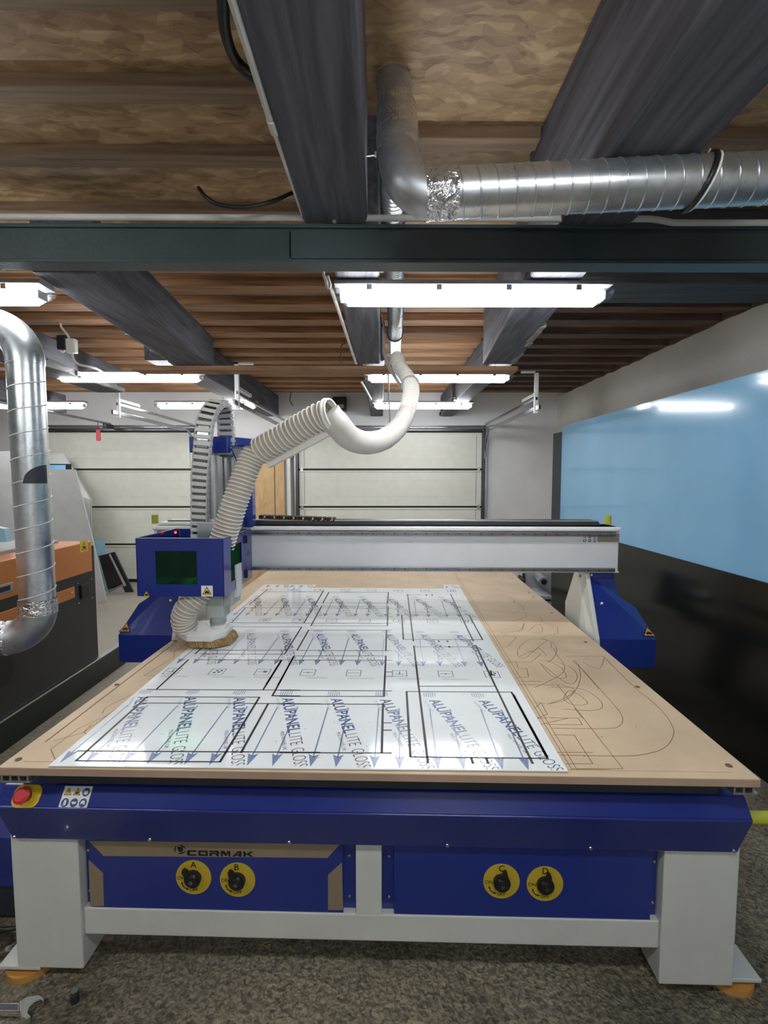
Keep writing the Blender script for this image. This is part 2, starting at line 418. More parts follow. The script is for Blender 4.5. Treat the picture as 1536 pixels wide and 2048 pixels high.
def circ(r, cx=0, cy=0, n=24): return [(cx+r*math.cos(2*math.pi*i/n), cy+r*math.sin(2*math.pi*i/n)) for i in range(n)]
def rounded(w, h, r, n=5):
    out = []
    for cx, cy, a0 in ((w/2-r, h/2-r, 0), (-w/2+r, h/2-r, 90), (-w/2+r, -h/2+r, 180), (w/2-r, -h/2+r, 270)):
        for i in range(n+1):
            a = math.radians(a0+90*i/n); out.append((cx+r*math.cos(a), cy+r*math.sin(a)))
    return out
def hand_warning(mb, org, u, v, s, fill='yellow'):
    """triangular crush warning of side s, centred on org"""
    n = Vector(u).normalized().cross(Vector(v).normalized())*.0004; o = Vector(org)
    put_poly(mb, [(-.5*s, -.36*s), (.5*s, -.36*s), (0, .5*s)], o+n, u, v, 'ink')
    put_poly(mb, [(-.40*s, -.30*s), (.40*s, -.30*s), (0, .38*s)], o+n*2, u, v, fill)
    put_poly(mb, [(-.22*s, -.22*s), (.24*s, -.22*s), (.24*s, -.05*s), (.1*s, .02*s), (-.04*s, .05*s), (-.2*s, -.04*s)], o+n*3, u, v, 'ink')
def bang_warning(mb, org, u, v, s):
    n = Vector(u).normalized().cross(Vector(v).normalized())*.0004; o = Vector(org)
    put_poly(mb, [(-.5*s, -.36*s), (.5*s, -.36*s), (0, .5*s)], o+n, u, v, 'ink')
    put_poly(mb, [(-.40*s, -.30*s), (.40*s, -.30*s), (0, .38*s)], o+n*2, u, v, 'yellow')
    put_poly(mb, [(-.03*s, -.1*s), (.03*s, -.1*s), (.05*s, .2*s), (-.05*s, .2*s)], o+n*3, u, v, 'ink')
    put_poly(mb, circ(.04*s, 0, -.2*s, 10), o+n*3, u, v, 'ink')
def safety_label(mb, org, u, v, w, h, back=True):
    """sheet of six signs: two yellow triangles, four blue discs; org = centre"""
    u = Vector(u).normalized(); v = Vector(v).normalized(); n = u.cross(v)*.0004; o = Vector(org)
    if back: put_poly(mb, [(-w/2, -h/2), (w/2, -h/2), (w/2, h/2), (-w/2, h/2)], o, u, v, 'label_white')
    dx, dy = w/3.15, h/2.1; s = min(dx, dy)*.88
    bang_warning(mb, o-u*dx+v*dy/2, u, v, s); hand_warning(mb, o+v*dy/2, u, v, s)
    for k, (a, b) in enumerate(((1, 1), (-1, -1), (0, -1), (1, -1))):
        c = o+u*dx*a+v*dy/2*b
        put_poly(mb, circ(s*.48), c+n, u, v, 'sign_blue')
        sh = [[(-.25, -.2), (0, -.28), (.25, -.2), (.25, .2), (0, .12), (-.25, .2)],
              [(-.14, -.3), (.12, -.3), (.16, .05), (.1, .3), (-.1, .3), (-.18, 0)],
              [(-.3, -.05), (-.08, -.16), (.08, -.16), (.3, -.05), (.28, .12), (-.28, .12)],
              [(-.28, -.2), (-.05, -.05), (.28, -.22), (.2, .2), (-.05, .28), (-.28, .15)]][k]
        put_poly(mb, [(x*s, y*s) for x, y in sh], c+n*2, u, v, 'label_white')
# ================================================================== THE ROOM
def struct(name, mb): return tag(mb.build(name), kind='structure')
XL, XR, YB, YF, HT = -7.0, 2.74, 7.62, -2.6, 2.955
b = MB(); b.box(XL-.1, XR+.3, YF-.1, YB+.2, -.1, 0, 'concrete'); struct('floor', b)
# ceiling deck: OSB in front of the steel beam, planks behind it
b = MB(); b.box(XL-.1, XR+.3, YF-.1, 2.80, HT, HT+.1, 'osb'); struct('ceiling', b)
b = MB()
y = 2.80
while y < YB+.1:
    b.box(XL-.1, XR+.3, y, y+.138, HT+random.uniform(0, .004), HT+.1, 'plank'); y += .14
struct('ceiling', b)
b = MB(); b.box(XL-.1, XR+.3, YB, YB+.2, 0, HT, 'wall_plaster'); struct('wall_back', b)
b = MB(); b.box(XL-.1, XL, YF, YB, 0, HT, 'wall_plaster'); struct('wall_left', b)
b = MB(); b.box(XL-.1, XR+.3, YF-.1, YF, 0, HT, 'wall_plaster'); struct('wall_front', b)
# right wall, rotated very slightly, with an uneven top edge under the joists
b = MB(); pts = []
y = YB
while y > YF:
    pts.append((y, 2.892+random.uniform(-.012, .008))); y -= .12
poly = [(YB, 0)]+pts+[(YF, 2.87), (YF, 0)]
b.prism(poly, 'x', 2.74, 2.95, 'wall_grey'); struct('wall_right', b)
# ---- sectional garage doors in the back wall
def garage_door(name, x0, x1, nn):
    d = MB(); yf = YB-.03
    zs = [0.04, .60, 1.185, 1.765, 2.345]
    for k in range(4):
        z0, z1 = zs[k]+.014, zs[k+1]-.014
        d.box(x0, x1, yf-.04, yf, z0, z1, 'door_cream', bev=.004)
        d.box(x0, x1, yf-.052, yf-.04, z1-.024, z1-.004, 'door_cream', bev=.003)
        d.box(x0, x1, yf-.052, yf-.04, z0+.002, z0+.022, 'door_cream', bev=.003)
        for q in (.28, .5, .72):      # pressed grooves
            zz = z0+(z1-z0)*q; d.box(x0+.09, x1-.09, yf-.0425, yf-.04, zz-.003, zz+.003, 'door_cream', bev=.001)
        for xx in (x0+.085, x1-.085): d.box(xx-.004, xx+.004, yf-.044, yf-.04, z0+.03, z1-.03, 'laser_grey')
    d.box(x0, x1, yf-.03, yf, 0, 2.36, 'door_seam')
    o = struct(name, d)
    h = MB()
    for z in zs[1:4]:
        for xx in (x0+.045, x1-.045):
            h.box(xx-.022, xx+.022, yf-.06, yf-.052, z-.035, z+.035, 'aluminium', bev=.002)
    build_each(h, 'hinge', o)
    sh = MB(); sh.cyl((x0-.05, yf-.10, 2.405), (x1+.05, yf-.10, 2.405), .016, 'chrome', n=12)
    sh.box(x0-.05, x1+.05, yf-.06, yf-.045, 2.36, 2.44, 'dark_steel'); sh.build('torsion_shaft', o)
    fr = MB()
    for xx in (x0-.045, x1+.005): fr.box(xx, xx+.04, yf-.10, yf, 0, 2.44, 'dark_steel', bev=.002)
    for xx in (x0-.075, x1+.05): fr.box(xx, xx+.03, yf-.05, yf, 0, 2.40, 'aluminium', bev=.002)
    fr.build('side_rail', o)
    return o
garage_door('door_1', -5.27, -2.86, 4)
garage_door('door_2', -1.27, 1.56, 4)
# horizontal door tracks running toward the camera under the ceiling
def track(x, y0, z, side, label):
    t = empty('door_track', (x, YB-.1, z), label, 'rail')
    a = MB()
    arc = [(x, YB-.12, z-.42), (x, YB-.13, z-.25), (x, YB-.19, z-.10), (x, YB-.34, z-.01), (x, YB-.5, z)]
    a.tube(smooth_path(arc, .04), .016, 'rail_steel', n=8)
    a.box(x-.012, x+.012, y0, YB-.5, z-.022, z+.022, 'rail_steel', bev=.003)
    a.build('lower_rail', t)
    u = MB(); u.box(x-.012, x+.012, y0+.1, YB-.15, z+.085, z+.115, 'rail_steel', bev=.003); u.build('upper_rail', t)
    h = MB(); yy = y0+.12
    h.box(x-.02, x+.02, yy-.015, yy+.015, z-.05, z+.38, 'cap_white', bev=.003)
    h.box(x-.02 if side > 0 else x-.16, x+.16 if side > 0 else x+.02, yy-.015, yy+.015, z+.36, z+.38, 'cap_white', bev=.003)
    h.box(x-.018, x+.018, yy, yy+.45, z+.13, z+.16, 'cap_white')
    for k in range(8): h.box(x-.02, x+.02, yy+.04+k*.05, yy+.06+k*.05, z+.138, z+.152, 'dark_steel')
    h.build('hanger', t)
track(1.60, 4.95, 2.355, -1, 'right-hand steel track of the middle garage door, beside the grey wall')
track(-1.36, 4.55, 2.345, 1, 'steel track left of the middle garage door, ending behind the white hose')
track(-2.86, 5.25, 2.34, 1, 'steel track at the right side of the left garage door, with a white drop hanger')
op = empty('door_opener', (-4.10, 6.0, 2.44), 'slim opener rail above the left garage door with a red pull handle', 'door opener')
b = MB(); b.box(-4.12, -4.08, 4.6, 7.45, 2.44, 2.465, 'rail_steel', bev=.003); b.build('rail', op)
b = MB(); b.box(-4.12, -4.06, 7.28, 7.48, 2.38, 2.44, 'black_plastic', bev=.006); b.build('trolley', op)
b = MB(); b.cyl((-4.14, 7.2, 2.44), (-4.14, 7.2, 2.33), .004, 'black_plastic', n=6); b.box(-4.17, -4.11, 7.185, 7.215, 2.18, 2.34, 'red_plastic', bev=.01); b.build('pull_handle', op)
# ---- ceiling timbers (run away from the camera), cross beam, joists
def timber(x0, x1, y0, y1, z0, z1, label, m='timber_dark', worn=None, skew=0.):
    t = MB()
    A = [(x0, y0, z0), (x1, y0, z0), (x1, y0, z1), (x0, y0, z1)]
    B = [(x0+skew, y1, z0), (x1+skew, y1, z0), (x1+skew, y1, z1), (x0+skew, y1, z1)]
    bb = bmesh.new(); V = [bb.verts.new(p) for p in A+B]
    for f in [(0, 1, 2, 3), (4, 5, 6, 7), (0, 1, 5, 4), (1, 2, 6, 5), (2, 3, 7, 6), (3, 0, 4, 7)]: bb.faces.new([V[i] for i in f])
    bmesh.ops.recalc_face_normals(bb, faces=bb.faces[:])
    bmesh.ops.bevel(bb, geom=bb.edges[:], offset=.012, segments=2, affect='EDGES', profile=.5)
    t.bm(bb, m)
    if worn:      # splintered pale edge of the old beam
        for k in range(26):
            yy = y0+(y1-y0)*(.45+.55*random.random()); xx = (x0 if worn < 0 else x1)+skew*(yy-y0)/(y1-y0)
            l = random.uniform(.08, .3)
            t.box(xx-.018, xx+.018, yy, min(y1, yy+l), z0+random.uniform(-.006, .03), z0+random.uniform(.035, .06), 'timber_worn', bev=.006)
    return tag(t.build('timber_beam'), label, 'beam')
ZT = 2.50
timber(-.262, -.045, -2.5, 1.71, ZT, 2.955, 'thick dark timber beam overhead in the middle of the foreground ceiling')
timber(.60, .845, -2.5, 2.06, ZT, 2.955, 'thick dark timber beam overhead at the upper right, crossing above the metal duct')
timber(-.195, -.005, 1.77, 3.74, ZT, 2.9, 'dark timber beam behind the steel girder in the middle of the ceiling')
timber(.63, .86, 2.061, 3.74, ZT, 2.9, 'dark timber beam behind the steel girder, right of the middle hose', worn=1, skew=.14)
timber(-1.46, -1.19, 2.1, 3.9, ZT, 2.74, 'wide dark timber beam with pale splintered left edge behind the steel girder', worn=-1, skew=-.12)
timber(-2.77, -2.51, 2.1, 5.0, ZT, 2.74, 'dark timber beam over the galvanised pipe at the far left', worn=1, skew=-.1)
timber(-4.45, -4.2, 2.1, 6.6, ZT, 2.74, 'outermost dark timber beam at the left of the ceiling')
timber(-.16, .03, 3.98, 7.6, 2.585, 2.9, 'dark timber beam running to the back wall above the rear lamps in the middle')
timber(-1.90, -1.63, 3.98, 7.6, 2.585, 2.9, 'dark timber beam running to the back wall, left of the hose', worn=-1, skew=.05)
timber(.92, 1.10, 3.98, 7.6, 2.585, 2.9, 'dark timber beam running to the back wall, right of the middle door', worn=-1)
b = MB()
for (z0, z1, y0, y1) in ((2.462, 2.498, 3.78, 3.93),):
    b.box(-1.9, 1.05, y0, y1, z0, z1, 'plank', bev=.004)
tag(b.build('cross_plank'), 'pale wooden plank lying crosswise under the rear ends of the dark beams', 'plank')
b = MB(); b.box(.93, 2.735, 2.35, 2.62, 2.56, 2.90, 'timber_cross', bev=.01)
tag(b.build('timber_beam'), 'black crosswise timber under the ceiling at the right wall behind the near lamp', 'beam')
# joists
def joist(x0, x1, y, label, group, m='joist', h=.045, w=.075):
    j = MB(); j.box(x0, x1, y-w/2, y+w/2, HT-h, HT+.002, m, bev=.004)
    return tag(j.build('ceiling_joist'), label, 'joist', group)
for y in (-.9, -.27, .39, 1.05, 1.38, 1.71, 2.05, 2.45, 2.75):
    joist(-6.9, -.265, y, 'brown joist under the chipboard deck, in front of the steel girder on the left', 'joists in front of the girder on the left', m='joist_front')
joist(-.04, .599, 1.94, 'short brown joist by the metal pipe, between the two foreground beams', None, m='joist_front')
joist(.85, 2.73, 1.94, 'brown joist in front of the girder at the far right, above the metal duct', None, m='joist_front')
y = 3.02
k = 0
while y < 7.5:
    joist(-6.9, .95, y, 'sawn brown joist crossing the rear ceiling behind the steel girder', 'brown joists behind the girder', h=.055, w=.15+.008*(k % 3))
    joist(.96, 2.735, y+random.uniform(-.02, .02), 'dark brown joist in the rear ceiling on the right, ending at the right wall', 'dark joists by the right wall', m='joist_dark', h=.055, w=.10+.03*(k % 2))
    y += .345; k += 1
# ---- steel girder across the ceiling
b = MB(); y0, y1, z0, z1 = 1.70, 1.775, 2.374, 2.50
b.box(-6.95, 2.735, y0, y1, z0, z0+.012, 'green_beam', bev=.002); b.box(-6.95, 2.735, y0, y1, z1-.012, z1, 'green_beam', bev=.002)
b.box(-6.95, 2.735, y0+.012, y0+.055, z0+.012, z1-.012, 'green_beam')
b.box(-.31, -.305, y0+.006, y0+.013, z0+.014, z1-.014, 'green_beam')
b.box(-.31, 2.73, y0+.006, y0+.012, z0+.016, z1-.022, 'green_beam', bev=.001)
tag(b.build('steel_girder'), 'dark green painted steel girder crossing the whole ceiling', 'girder')
# conduits
def conduit(label, pts, r=.0095, clips=(), m='conduit', name='conduit_pipe'):
    t = MB(); t.tube(pts, r, m, n=12)
    o = tag(t.build(name), label, 'conduit')
    for c in clips:
        q = MB(); c = Vector(c); q.box(c.x-.008, c.x+.008, c.y-.014, c.y+.012, c.z-.016, c.z+.026, m, bev=.003); q.build('clip', o)
    return o
zc = 2.5125; yc = 1.688
conduit('white conduit pipe running along the top front edge of the green girder', [(-6.9, yc, zc), (-2, yc, zc), (.90, yc, zc), (.93, yc, zc-.003), (.98, yc, zc-.012), (1.05, yc, zc-.012), (2.7, yc, zc-.008)], .0105,
        clips=[at(669, 434, Y=yc), at(1243, 434, Y=yc), (-2.2, yc, zc)])
p = [at(440, -80, Z=2.51), at(545, 250, Z=2.51)]
conduit('white conduit pipe along the left edge of the middle foreground beam, with a coupling', [p[0], p[1]], .0095)
q = MB(); pa = at(545, 250, Z=2.51); pb = at(606, 428, Z=2.51); d = (pb-pa).normalized()
q.tube([pa-d*.0, pb], .0075, 'conduit', n=12); q.cyl(pa-d*.02, pa+d*.025, .0115, 'conduit', n=12)
tag(q.build('conduit_pipe'), 'thinner white conduit continuing from the coupling down to the girder', 'conduit')
conduit('grey conduit on the right edge of the middle foreground beam', [at(712, 260, Z=2.52), at(722, 330, Z=2.52), at(729, 430, Z=2.52)], .006)
conduit('white conduit on the left edge of the middle beam behind the girder', [at(655, 556, Z=2.50), at(674, 612, Z=2.50), at(712, 727, Z=2.50)], .0085)
conduit('short white conduit on the beam end below the middle lamps', [at(724, 765, Z=2.575), at(742, 798, Z=2.575)], .012)
# cables
def cable(label, pts, r, m='black_plastic', name='cable', cat='cable'):
    t = MB(); t.tube(smooth_path(pts, .01), r, m, n=8); return tag(t.build(name), label, cat)
cable('black cable hanging in a shallow loop under the chipboard left of the middle beam', [at(397, 376, Y=1.62), at(412, 394, Y=1.6), at(440, 410, Y=1.6), at(495, 414, Y=1.6), at(545, 403, Y=1.61), at(590, 384, Y=1.63)], .0065)
cable('dark cable running beside the white conduit on the middle foreground beam', [at(446, -40, Z=2.56), at(450, 60, Z=2.56), at(475, 125, Z=2.56), (-.268, 1.15, 2.53)], .012)
cable('grey loop of wire at the front end of the middle rear beam', [Vector((-.185, 1.90, 2.52)), at(647, 541, Y=1.96), at(651, 560, Y=1.98), at(656, 577, Y=2.0), at(660, 570, Y=2.0), at(655, 552, Y=1.98)], .0055, 'conduit')
cable('thin black wire hanging from the planks left of the middle rear beam', [at(690, 686, Y=3.3), at(682, 694, Y=3.3), at(682, 728, Y=3.3)], .003)
cable('thin wire dangling from the rear ceiling onto the back wall', [at(583, 780, Y=7.3), at(580, 800, Y=7.3), at(586, 812, Y=7.3)], .006)
# clamp on the rear beam
b = MB(); b.box(*[-.05, .02], 1.98, 2.02, 2.478, 2.50, 'aluminium', bev=.003); b.cyl((.0, 1.985, 2.48), (.0, 1.985, 2.462), .012, 'chrome', n=10)
tag(b.build('beam_clamp'), 'small metal clamp under the middle beam just behind the girder', 'clamp')
# junction box
jb = empty('junction_box', at(141, 690, X=-2.38), 'grey junction box with conduit stubs hanging from the left timber beam', 'junction box')
c0 = at(143, 692, X=-2.40)
b = MB(); b.box(c0.x-.035, c0.x+.035, c0.y-.02, c0.y+.03, c0.z-.055, c0.z+.055, 'conduit', bev=.008); b.build('box', jb)
b = MB(); b.tube(smooth_path([c0+Vector((0, 0, -.05)), c0+Vector((.01, 0, -.10)), c0+Vector((.05, 0, -.14)), c0+Vector((.10, .15, -.14)), at(215, 753, Y=4.5)], .02), .009, 'conduit', n=10); b.build('conduit_stub', jb)
b = MB(); b.tube(smooth_path([c0+Vector((-.01, 0, .05)), c0+Vector((-.03, 0, .09)), c0+Vector((-.07, 0, .14)), c0+Vector((-.075, 0, .17))], .02), .009, 'conduit', n=10)
b.tube(smooth_path([c0+Vector((-.07, 0, 0)), c0+Vector((-.09, 0, -.03)), c0+Vector((-.07, 0, -.045)), c0+Vector((-.05, 0, -.03))], .01), .007, 'cap_white', n=8); b.build('conduit_stub', jb)
b = MB(); b.box(c0.x-.105, c0.x-.03, c0.y-.02, c0.y+.04, c0.z-.03, c0.z+.08, 'black_plastic', bev=.01); b.build('cable_gland', jb)
# black speaker high on the back wall
c0 = at(679, 808, Y=7.5); sp = empty('wall_speaker', c0, 'small black box with a white sticker high on the back wall above the hose', 'speaker')
b = MB(); b.box(c0.x-.10, c0.x+.10, 7.44, 7.615, c0.z-.10, c0.z+.10, 'black_plastic', bev=.012); b.build('housing', sp)
b = MB(); b.box(c0.x-.04, c0.x+.07, 7.436, 7.441, c0.z-.07, c0.z-.015, 'laser_grey'); b.build('sticker', sp)
# ---- fluorescent lamps
def make_lamp():
    t = empty('fluorescent_lamp', (0, 0, 0), 'x', 'lamp', 'fluorescent batten lamps'); L_ = .60
    a = MB(); a.prism([(-.055, .037), (-.04, .055), (.04, .055), (.055, .037), (.055, .032), (-.055, .032)], 'x', -L_, L_, 'fixture_grey'); a.build('housing', t)
    d = MB(); d.prism([(-.052, .032), (.052, .032), (.046, -.018), (.022, -.038), (-.022, -.038), (-.046, -.018)], 'x', -L_+.055, L_-.055, 'tube_light'); d.build('diffuser', t)
    for s in (-1, 1):
        e = MB(); A = [(s*(L_-.056), y, z) for y, z in [(-.05, .018), (.05, .018), (.042, -.022), (.022, -.038), (-.022, -.038), (-.042, -.022)]]
        B = [(s*(L_+.01), y*.9, z) for y, z in [(-.05, .018), (.05, .018), (.042, .0), (.022, -.01), (-.022, -.01), (-.042, .0)]]
        e.loft(A, B, 'clear_plastic'); e.box(min(s*(L_-.05), s*(L_-.02)), max(s*(L_-.05), s*(L_-.02)), -.03, .03, -.02, .017, 'label_white', bev=.003); e.build('end_cap', t)
    c = MB()
    for k in range(4):
        for s in (-1, 1): c.box(-.45+k*.3-.012, -.45+k*.3+.012, s*.056-.003, s*.056+.003, .006, .03, 'chrome')
    build_each(c, 'clip', t)
    return t
lamp0 = make_lamp(); first = True
LP = [(.40, 2.20, 2.444, 'nearest bright lamp under the middle beam, right of centre'),
      (.50, 4.30, 2.512, 'second lamp back in the middle row, crossed by the white hose'),
      (.53, 6.2, 2.545, 'farthest lamp in the middle row, in front of the back wall'),
      (-2.06, 2.20, 2.444, 'lamp cut off by the left frame edge, above the pipe elbow'),
      (-2.18, 4.30, 2.512, 'lamp in the left row behind the splintered timber beam'),
      (-2.19, 6.2, 2.545, 'far lamp behind the top of the cable chain'),
      (-4.34, 6.2, 2.545, 'far lamp at the left, partly behind the galvanised pipe'),
      (-4.3, 4.30, 2.512, 'lamp of the outer left row beyond the frame'),
      (.39, .2, 2.444, 'lamp overhead just in front of the machine'), (-2.06, .2, 2.444, 'lamp overhead left of the camera'),
      (.40, -1.6, 2.444, 'unseen lamp added behind the camera to brighten the machine front')]  # this last one is added, out of view, to lift the legs and lip
for x, y, z, lab in LP:
    o = lamp0 if first else copy_tree(lamp0); first = False
    o.location = (x, y, z); o.scale = (1.06 if y > 3 else 1.0, 1, 1); o['label'] = 'fluorescent batten: '+lab
# ---- ducts
foil_l = []
D1 = empty('spiral_duct', at(1160, 377, Y=1.29), 'large galvanised spiral duct crossing the upper right, with elbow and foil joints', 'duct')
a0 = at(905, 387, Y=1.37); a1 = at(1600, 354, Y=1.34); r1 = .0615
b = MB(); spiral(b, [a0, a1], r1, .047); b.build('spiral_pipe', D1)
# elbow up to the slanted riser
c1 = at(858, 391, Y=1.37); c2 = at(815, 364, Y=1.38); c3 = at(798, 318, Y=1.42); c4 = at(795, 285, Y=1.46)
path = smooth_path([a0+Vector((.01, 0, 0)), c1, c2, c3, c4], .008)
b = MB(); b.tube(path, .0595, 'galvanised_dull', n=36); b.build('elbow', D1)
b = MB(); f0 = at(850, 391, Y=1.37); f1 = at(912, 387, Y=1.37); fp = smooth_path([f0, (f0+f1)/2, f1], .006)
b.tube(fp, lambda t: .0635+.0012*math.sin(t*40), 'foil', n=36, caps=False); b.build('foil_tape', D1)
r0 = at(797, 320, Y=1.42); r2 = at(793, 215, Y=1.58); r3 = at(789, 185, Y=1.65); r4 = at(787, 165, Z=2.96)
b = MB(); b.tube(smooth_path([r0, r2], .01), lambda t: .060+.0022*math.sin(t*23), 'foil', n=36, caps=False); b.build('foil_wrap', D1)
b = MB(); b.tube([r0+Vector((0, .01, .01)), r2, r3, r4+Vector((0,0,.02))], .056, 'galvanised_dull', n=32); b.build('riser', D1)
st = MB(); s0 = at(1398, 364, Y=1.35); ax = (a1-a0).normalized(); u = Vector((0, 0, 1)); w = ax.cross(u).normalized()
ring = [s0+ax*(.022*math.sin(k/24*2*math.pi+1.57))+(u*math.cos(k/24*2*math.pi)+w*math.sin(k/24*2*math.pi))*(r1+.004) for k in range(25)]
st.tube(ring, .007, 'black_plastic', n=6, smooth=True)
ring = [p+ax*.012 for p in ring]; st.tube(ring, .003, 'label_white', n=6)
st.tube([s0+ax*.02+u*(r1+.006), s0+ax*.025+u*(r1+.022)], .003, 'label_white', n=6)
st.build('hanger_strap', D1)
b = MB(); tp = s0+u*(r1+.004); b.cyl(tp, (tp.x, tp.y, 2.95), .0035, 'chrome', n=8)
b.cyl((tp.x, tp.y, tp.z+.03), (tp.x, tp.y, tp.z+.06), .0055, 'chrome', n=6); b.build('threaded_rod', D1)
# small anchor bolt left of the riser
b = MB(); q = at(733, 313, Y=1.50); b.cyl(q, q+Vector((.03, 0, .004)), .0025, 'chrome', n=8); b.box(q.x+.024, q.x+.036, q.y-.004, q.y+.004, q.z, q.z+.012, 'cap_white')
b.cyl(q, (-.05, q.y, q.z), .0025, 'chrome', n=8)
tag(b.build('anchor_bolt'), 'small bolt sticking out of the middle beam beside the foil-wrapped riser', 'bolt')
# flexible metal duct going back along the ceiling
FD = empty('flexible_duct', at(790, 600, Z=2.72), 'thin corrugated metal duct running back beside the middle beam to the white hose', 'duct')
fpath = smooth_path([at(784, 330, Z=2.78), at(786, 400, Z=2.75), at(789, 545, Z=2.72), at(791, 620, Z=2.70), at(790, 668, Z=2.68)], .03)
b = MB(); P_ = resample(fpath, .004); b.tube(P_, lambda t: .049+.0028*math.sin(t*len(P_)*1.05), 'galvanised', n=28); b.build('corrugated_tube', FD)
npath = [fpath[-1], at(790, 695, Z=2.665), at(793, 720, Z=2.64)]
b = MB(); b.tube(smooth_path(npath, .02), lambda t: .050-.006*t, 'galvanised_dull', n=24); b.build('nozzle', FD)
b = MB(); q = at(790, 668, Z=2.68); b.tube([q+Vector((.053*math.cos(k/16*6.2832), 0, .053*math.sin(k/16*6.2832))) for k in range(17)], .006, 'black_plastic', n=6); b.build('hose_strap', FD)
# white ribbed / smooth hose hanging from it
WH = empty('extraction_hose', at(800, 800, Y=3.0), 'off-white extraction hose sagging from the ceiling duct to the swing collar', 'hose')
hp = smooth_path([at(793, 714, Y=3.66), at(800, 735, Y=3.5), at(815, 756, Y=3.32), at(820, 772, Y=3.2)], .01)
hp2 = smooth_path([at(820, 768, Y=3.22), at(822, 788, Y=3.08), at(808, 838, Y=2.8), at(776, 874, Y=2.62), at(736, 886, Y=2.5), at(700, 876, Y=2.42), at(675, 850, Y=2.36), at(656, 829, Y=2.335)], .01)
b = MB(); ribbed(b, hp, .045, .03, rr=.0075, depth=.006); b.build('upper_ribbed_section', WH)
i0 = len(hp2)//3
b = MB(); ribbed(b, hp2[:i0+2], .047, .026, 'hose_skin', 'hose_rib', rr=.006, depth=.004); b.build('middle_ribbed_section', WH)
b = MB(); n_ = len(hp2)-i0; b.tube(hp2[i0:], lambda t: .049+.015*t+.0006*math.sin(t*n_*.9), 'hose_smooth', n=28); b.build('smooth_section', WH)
b = MB(); arm = [at(766, 655, Y=3.5), at(767, 706, Y=3.45), at(780, 738, Y=3.38), at(800, 770, Y=3.26), at(806, 778, Y=3.22)]
for i in range(len(arm)-1): b.cyl(arm[i], arm[i+1], .012, 'laser_grey', n=6)
b.cyl(at(766, 655, Y=3.5), at(766, 655, Y=3.5)+Vector((-.02, 0, .12)), .008, 'chrome', n=8)
rc = at(820, 770, Y=3.2); b.tube([rc+Vector((.055*math.cos(k/16*6.2832), -.01, .052*math.sin(k/16*6.2832)+.008*math.cos(k/16*6.2832))) for k in range(17)], .008, 'laser_grey', n=6)
tag(b.build('hose_bracket'), 'grey bent support arm holding the white hose under the middle beam', 'bracket')
b = MB(); b.cyl(at(778, 800, Y=3.3), at(781, 878, Y=3.3), .006, 'laser_grey', n=8); b.cyl(at(779, 870, Y=3.3), at(784, 889, Y=3.3), .010, 'brown_rod', n=8)
b.cyl(at(778, 800, Y=3.3), at(776, 745, Y=3.5), .006, 'laser_grey', n=8)
tag(b.build('hanging_rod'), 'thin hanging rod with a brown tip behind the sagging hose', 'rod')
# big galvanised pipe on the left
LD = empty('spiral_pipe', (-1.64, 2.28, .9), 'tall galvanised spiral pipe standing at the left with elbows at both ends', 'duct')
rr_ = .074; vx, vy = at(52, 750, Y=2.28).x, 2.28
vx = at(63, 960, Y=2.28).x
zt = at(52, 722, Y=2.28).z; zb = at(78, 1218, Y=2.28).z
b = MB(); spiral(b, [(vx, vy, zb), (vx, vy, zt)], rr_, .108, 'galvanised', 'beam_white', rr=.0032); b.build('upright_pipe', LD)
b = MB(); R_ = .16
arc = [Vector((vx-R_+R_*math.cos(a), vy, zt+R_*math.sin(a))) for a in [math.pi/2*k/14 for k in range(15)]]
b.tube([Vector((vx, vy, zt-.015))]+arc+[Vector((vx-R_-.5, vy, zt+R_))], rr_+.003, 'galvanised', n=40); b.build('upper_elbow', LD)
b = MB(); R_ = .13; sdir = Vector((-1, -.25, 0)).normalized()
arc = [Vector((vx, vy, zb))+sdir*(R_-R_*math.cos(a))+Vector((0, 0, -R_*math.sin(a))) for a in [math.pi/2*k/14 for k in range(15)]]
b.tube([Vector((vx, vy, zb+.02))]+arc, rr_+.003, 'galvanised_dull', n=40); b.build('lower_elbow', LD)
e1 = arc[-1]
b = MB(); b.tube(resample([e1-sdir*.01, e1+sdir*.16], .006), lambda t: .079+.003*math.sin(t*30), 'foil', n=36); b.build('foil_sleeve', LD)
b = MB(); b.tube([(vx, vy, zb-.02), (vx, vy, zb+.05)], rr_+.005, 'foil', n=40, caps=False); b.build('foil_tape', LD)
b = MB()      # dark quarter-round sticker on the pipe
c = at(98, 967, Y=2.21)
pp = []
for (a_, z_) in [(0, 0), (0, 1), (-.35, .98), (-.62, .85), (-.82, .6), (-.95, .3), (-1, 0.08)]:
    th = math.radians(0+a_*72); pp.append(Vector((vx+(rr_+.003)*math.sin(th+.98), vy-(rr_+.003)*math.cos(th+.98), c.z+z_*.082)))
# curved patch following the cylinder
V = []; 
for i in range(13):
    t = i/12; h_ = .085*math.sqrt(max(0, 1-(1-t)**2)); th = math.radians(10+76*t)
    x_ = vx+(rr_+.003)*math.sin(th); y_ = vy-(rr_+.003)*math.cos(th)
    V += [Vector((x_, y_, c.z)), Vector((x_, y_, c.z+max(.002, h_)))]
b.raw(V, [(2*i, 2*i+2, 2*i+3, 2*i+1) for i in range(12)], 'dark_profile'); b.build('dark_patch', LD)
